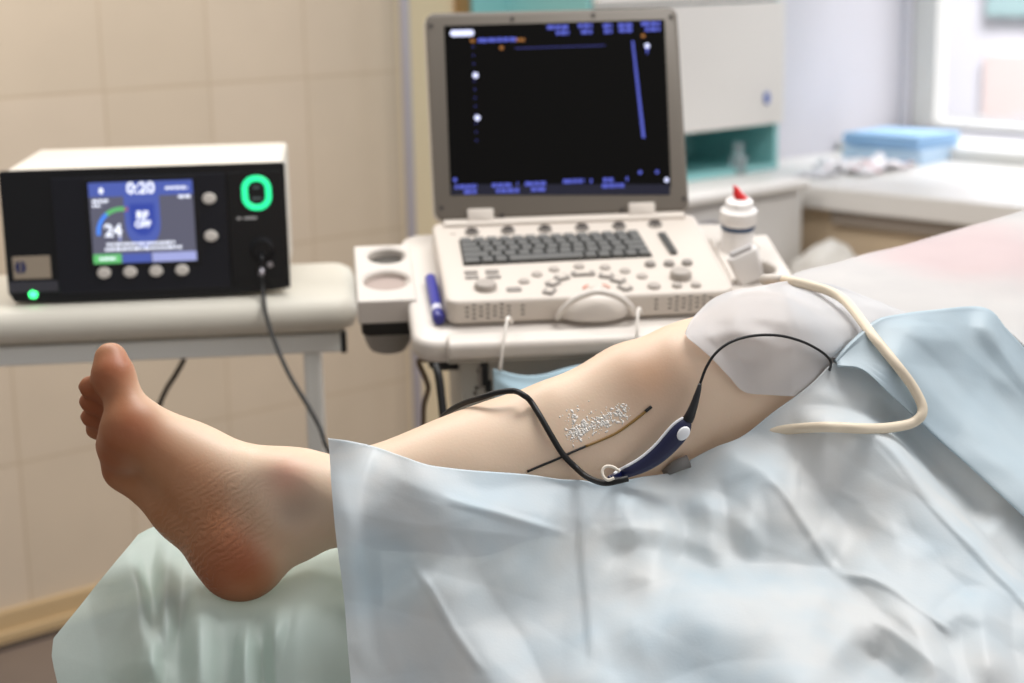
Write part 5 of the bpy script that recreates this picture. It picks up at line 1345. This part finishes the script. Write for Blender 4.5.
# ---- ultrasound gel on the calf
M_gel = mat('clear_ultrasound_gel', (246, 240, 232), .12, trans=.2, ior=1.35)
bm = bmesh.new(); rnd = random.Random(5)
for i in range(520):
    t = rnd.betavariate(1.6, 1.4); cx_ = lerp(566, 630, t) + rnd.gauss(0, 2); cy_ = lerp(438, 409, t) + rnd.gauss(0, 4.2)
    if rnd.random() < .22: cx_, cy_ = rnd.gauss(581, 7), rnd.gauss(431, 5)
    if rnd.random() < .08: cx_, cy_ = rnd.gauss(578, 8), rnd.gauss(415, 4)
    h_ = BVH.ray_cast(CAM, ray(cx_, cy_).normalized())
    if h_[0] is None: continue
    r = rnd.choice((.0004, .0005, .0006, .0008, .0011)) * rnd.uniform(.7, 1.25)
    M_ = Matrix.Translation(h_[0]) @ h_[1].to_track_quat('Z', 'Y').to_matrix().to_4x4() @ Matrix.Rotation(rnd.uniform(0, PI), 4, 'Z') @ Matrix.Diagonal((r * rnd.uniform(1, 2.4), r, r * .35, 1))
    bmesh.ops.create_icosphere(bm, subdivisions=1, radius=1, matrix=M_)
g_ = obj('ultrasound_gel', bm, M_gel, smooth=True); tag(g_, 'smear of bubbly clear gel on the bare calf below the knee', 'gel', kind='stuff')
# ---- cables behind
M_dgc = mat('dark_grey_cable', (62, 54, 48), .5)
pwr = catmull([P(180, 350, 2.62), P(184, 358, 2.58), P(176, 374, 2.58), P(166, 390, 2.58), P(158, 410, 2.58), P(152, 440, 2.56), P(150, 480, 2.54), P(154, 515, 2.52), P(166, 550, 2.50), P(200, 600, 2.5), onz(240, 660, .006) if False else Vector((-.42, 2.35, .006))], 8)
tag(obj('power_cable', TB(pwr, .0040, n=10), M_dgc, smooth=True), 'dark grey power cable hanging below the instrument table behind the foot', 'cable')
ug = P(437, 362, 2.09); 
thk = catmull([P(436, 366, 2.10), P(437, 370, 2.095), P(439, 378, 2.09), P(441.5, 398, 2.085), P(443.5, 418, 2.08), P(446, 450, 2.07), P(446, 520, 2.0), P(430, 640, 1.95), Vector((-.16, 1.86, .008))], 8)
tag(obj('trolley_cable', TB(thk, .0052, n=12), M_cab, smooth=True), 'thick black cable hanging straight down from the trolley tray', 'cable')
pe_ = TM @ Vector((gx - .0395, fy + .04, tpx(447, 366)[1]))
lc_ = catmull([pe_, pe_ + Vector((-.012, .006, -.004)), P(428, 386, 2.24), P(424, 405, 2.26), P(423, 430, 2.28), P(418, 470, 2.3), P(400, 600, 2.35), Vector((-.28, 2.62, .006))], 8)
tag(obj('plug_lead', TB(lc_, .0036, n=10), mat('brownish_grey_cable', (112, 96, 78), .55), smooth=True), 'thin greyish lead curving down from the plug on the grey trolley unit', 'cable')
# ---- beige probe cable over the drapes
def over_sheet(pts, objs, lift):
    dg = bpy.context.evaluated_depsgraph_get(); tr_ = [BVHTree.FromObject(o, dg) for o in objs]; out = []
    for (x, y) in pts:
        v = ray(x, y).normalized(); best = None
        for t in tr_:
            h = t.ray_cast(CAM, v)
            if h[0] is not None and (best is None or h[3] < best[0]): best = (h[3], h[0])
        out.append((best[1] - v * lift) if best else None)
    return out
bc = [(796, 282), (810, 285.5), (826, 290), (840, 297), (850, 306), (861, 320), (873, 336), (886, 352), (899, 368), (911, 384), (919, 398), (922.5, 408), (920.5, 416.5), (912, 423), (898, 426.5), (880, 428.5), (860, 428.5), (842, 427.5), (826, 427)]
pc_ = over_sheet(bc, [front, blue, body, gauze], .007)
dd = [(p - CAM).dot(FWD) for p in pc_]
for _ in range(8): dd = [min(dd[0], dd[0])] + [min(dd[i], (dd[i - 1] + 2 * dd[i] + dd[i + 1]) / 4) for i in range(1, len(dd) - 1)] + [dd[-1]]
pts = [P(x, y, d) for (x, y), d in zip(bc, dd)]
tail_ = [over_sheet([(x, y)], [front, blue, body, gauze], l)[0] for x, y, l in ((812, 427.5, .0045), (798, 428.5, .002), (784, 430, -.0015), (770, 432, -.005), (752, 435, -.010))]
pe = PMx @ Vector((0, 0, .062))
lead_ = [P(781, 280, dd[0] + .03), P(788, 280.5, dd[0] + .01)]
pts = lead_ + pts + [*tail_]
pbc = thing('probe_cable', 'thick beige cable curving over the drapes from the trolley holder', 'cable', pts[2])
obj('cable', TB(catmull(pts, 8), .0047, n=14), mat('beige_cable_sheath', (226, 210, 186), .45), pbc, smooth=True, world=True)
cn = [P(764, 279.5, dd[0] + .06), P(771, 279.5, dd[0] + .05), P(778, 279.5, dd[0] + .038), P(784, 280, dd[0] + .02)]
o = obj('connector', TB(cn, [.0056, .0058, .0056, .0052], n=16), M_uw2, pbc, smooth=True, world=True); o['label'] = 'white connector sleeve'
# ================================================================== LIGHT
def area(name, loc, target, sx, sy, e, col=(1, 1, 1)):
    l = bpy.data.lights.new(name, 'AREA'); l.shape = 'RECTANGLE'; l.size = sx; l.size_y = sy; l.energy = e; l.color = col
    o = bpy.data.objects.new(name, l); COL.objects.link(o); o.location = loc
    o.rotation_euler = (Vector(target) - Vector(loc)).to_track_quat('-Z', 'Y').to_euler(); return o
area('ceiling_lamp', (.6, 1.95, 2.75), (.6, 1.95, 0), 1.2, .6, 27, (1, .98, .96))
area('ceiling_lamp', (-.75, 2.8, 2.75), (-.75, 2.8, 0), 1.2, .6, 21, (1, .97, .94))
wq = WALL @ Vector((SR + .2, WY - n_fr0 - .75, 1.6))
area('window_daylight', wq, wq - WD * 1 + Vector((0, 0, -.25)), 1.4, 1.5, 6, (.90, .95, 1.0))
fq = WALL @ Vector((SR + 3, WY - n_fr0 - 1.0, 7)); ft = WALL @ Vector((SR + 9, WY - n_fr0 - 1.5, 1.5))
area('facade_fill_lamp', fq, ft, 5, 4, 1900, (.97, .97, 1.0))  # added lamp that brightens the building front in place of the sun
wld = bpy.data.worlds.new('world'); SC.world = wld; wld.use_nodes = True; nt = wld.node_tree; bg = nt.nodes['Background']
tc = N(nt, 'ShaderNodeTexCoord'); dp = N(nt, 'ShaderNodeVectorMath', operation='DOT_PRODUCT'); dp.inputs[1].default_value = (WD.x, WD.y, .0)
nt.links.new(tc.outputs['Generated'], dp.inputs[0])
mr = N(nt, 'ShaderNodeMapRange'); mr.inputs['From Min'].default_value = -.9; mr.inputs['From Max'].default_value = .7; mr.inputs['To Min'].default_value = .24; mr.inputs['To Max'].default_value = .80
nt.links.new(dp.outputs['Value'], mr.inputs['Value']); nt.links.new(mr.outputs[0], bg.inputs['Strength'])
bg.inputs['Color'].default_value = (.98, .98, 1.0, 1)
SC.view_settings.view_transform = 'Standard'; SC.view_settings.look = 'None'; SC.view_settings.gamma = 1; SC.view_settings.exposure = .33; SC.view_settings.use_curve_mapping = False
SC.cycles.use_denoising = True
SC.cycles.max_bounces = 10; SC.cycles.transparent_max_bounces = 16
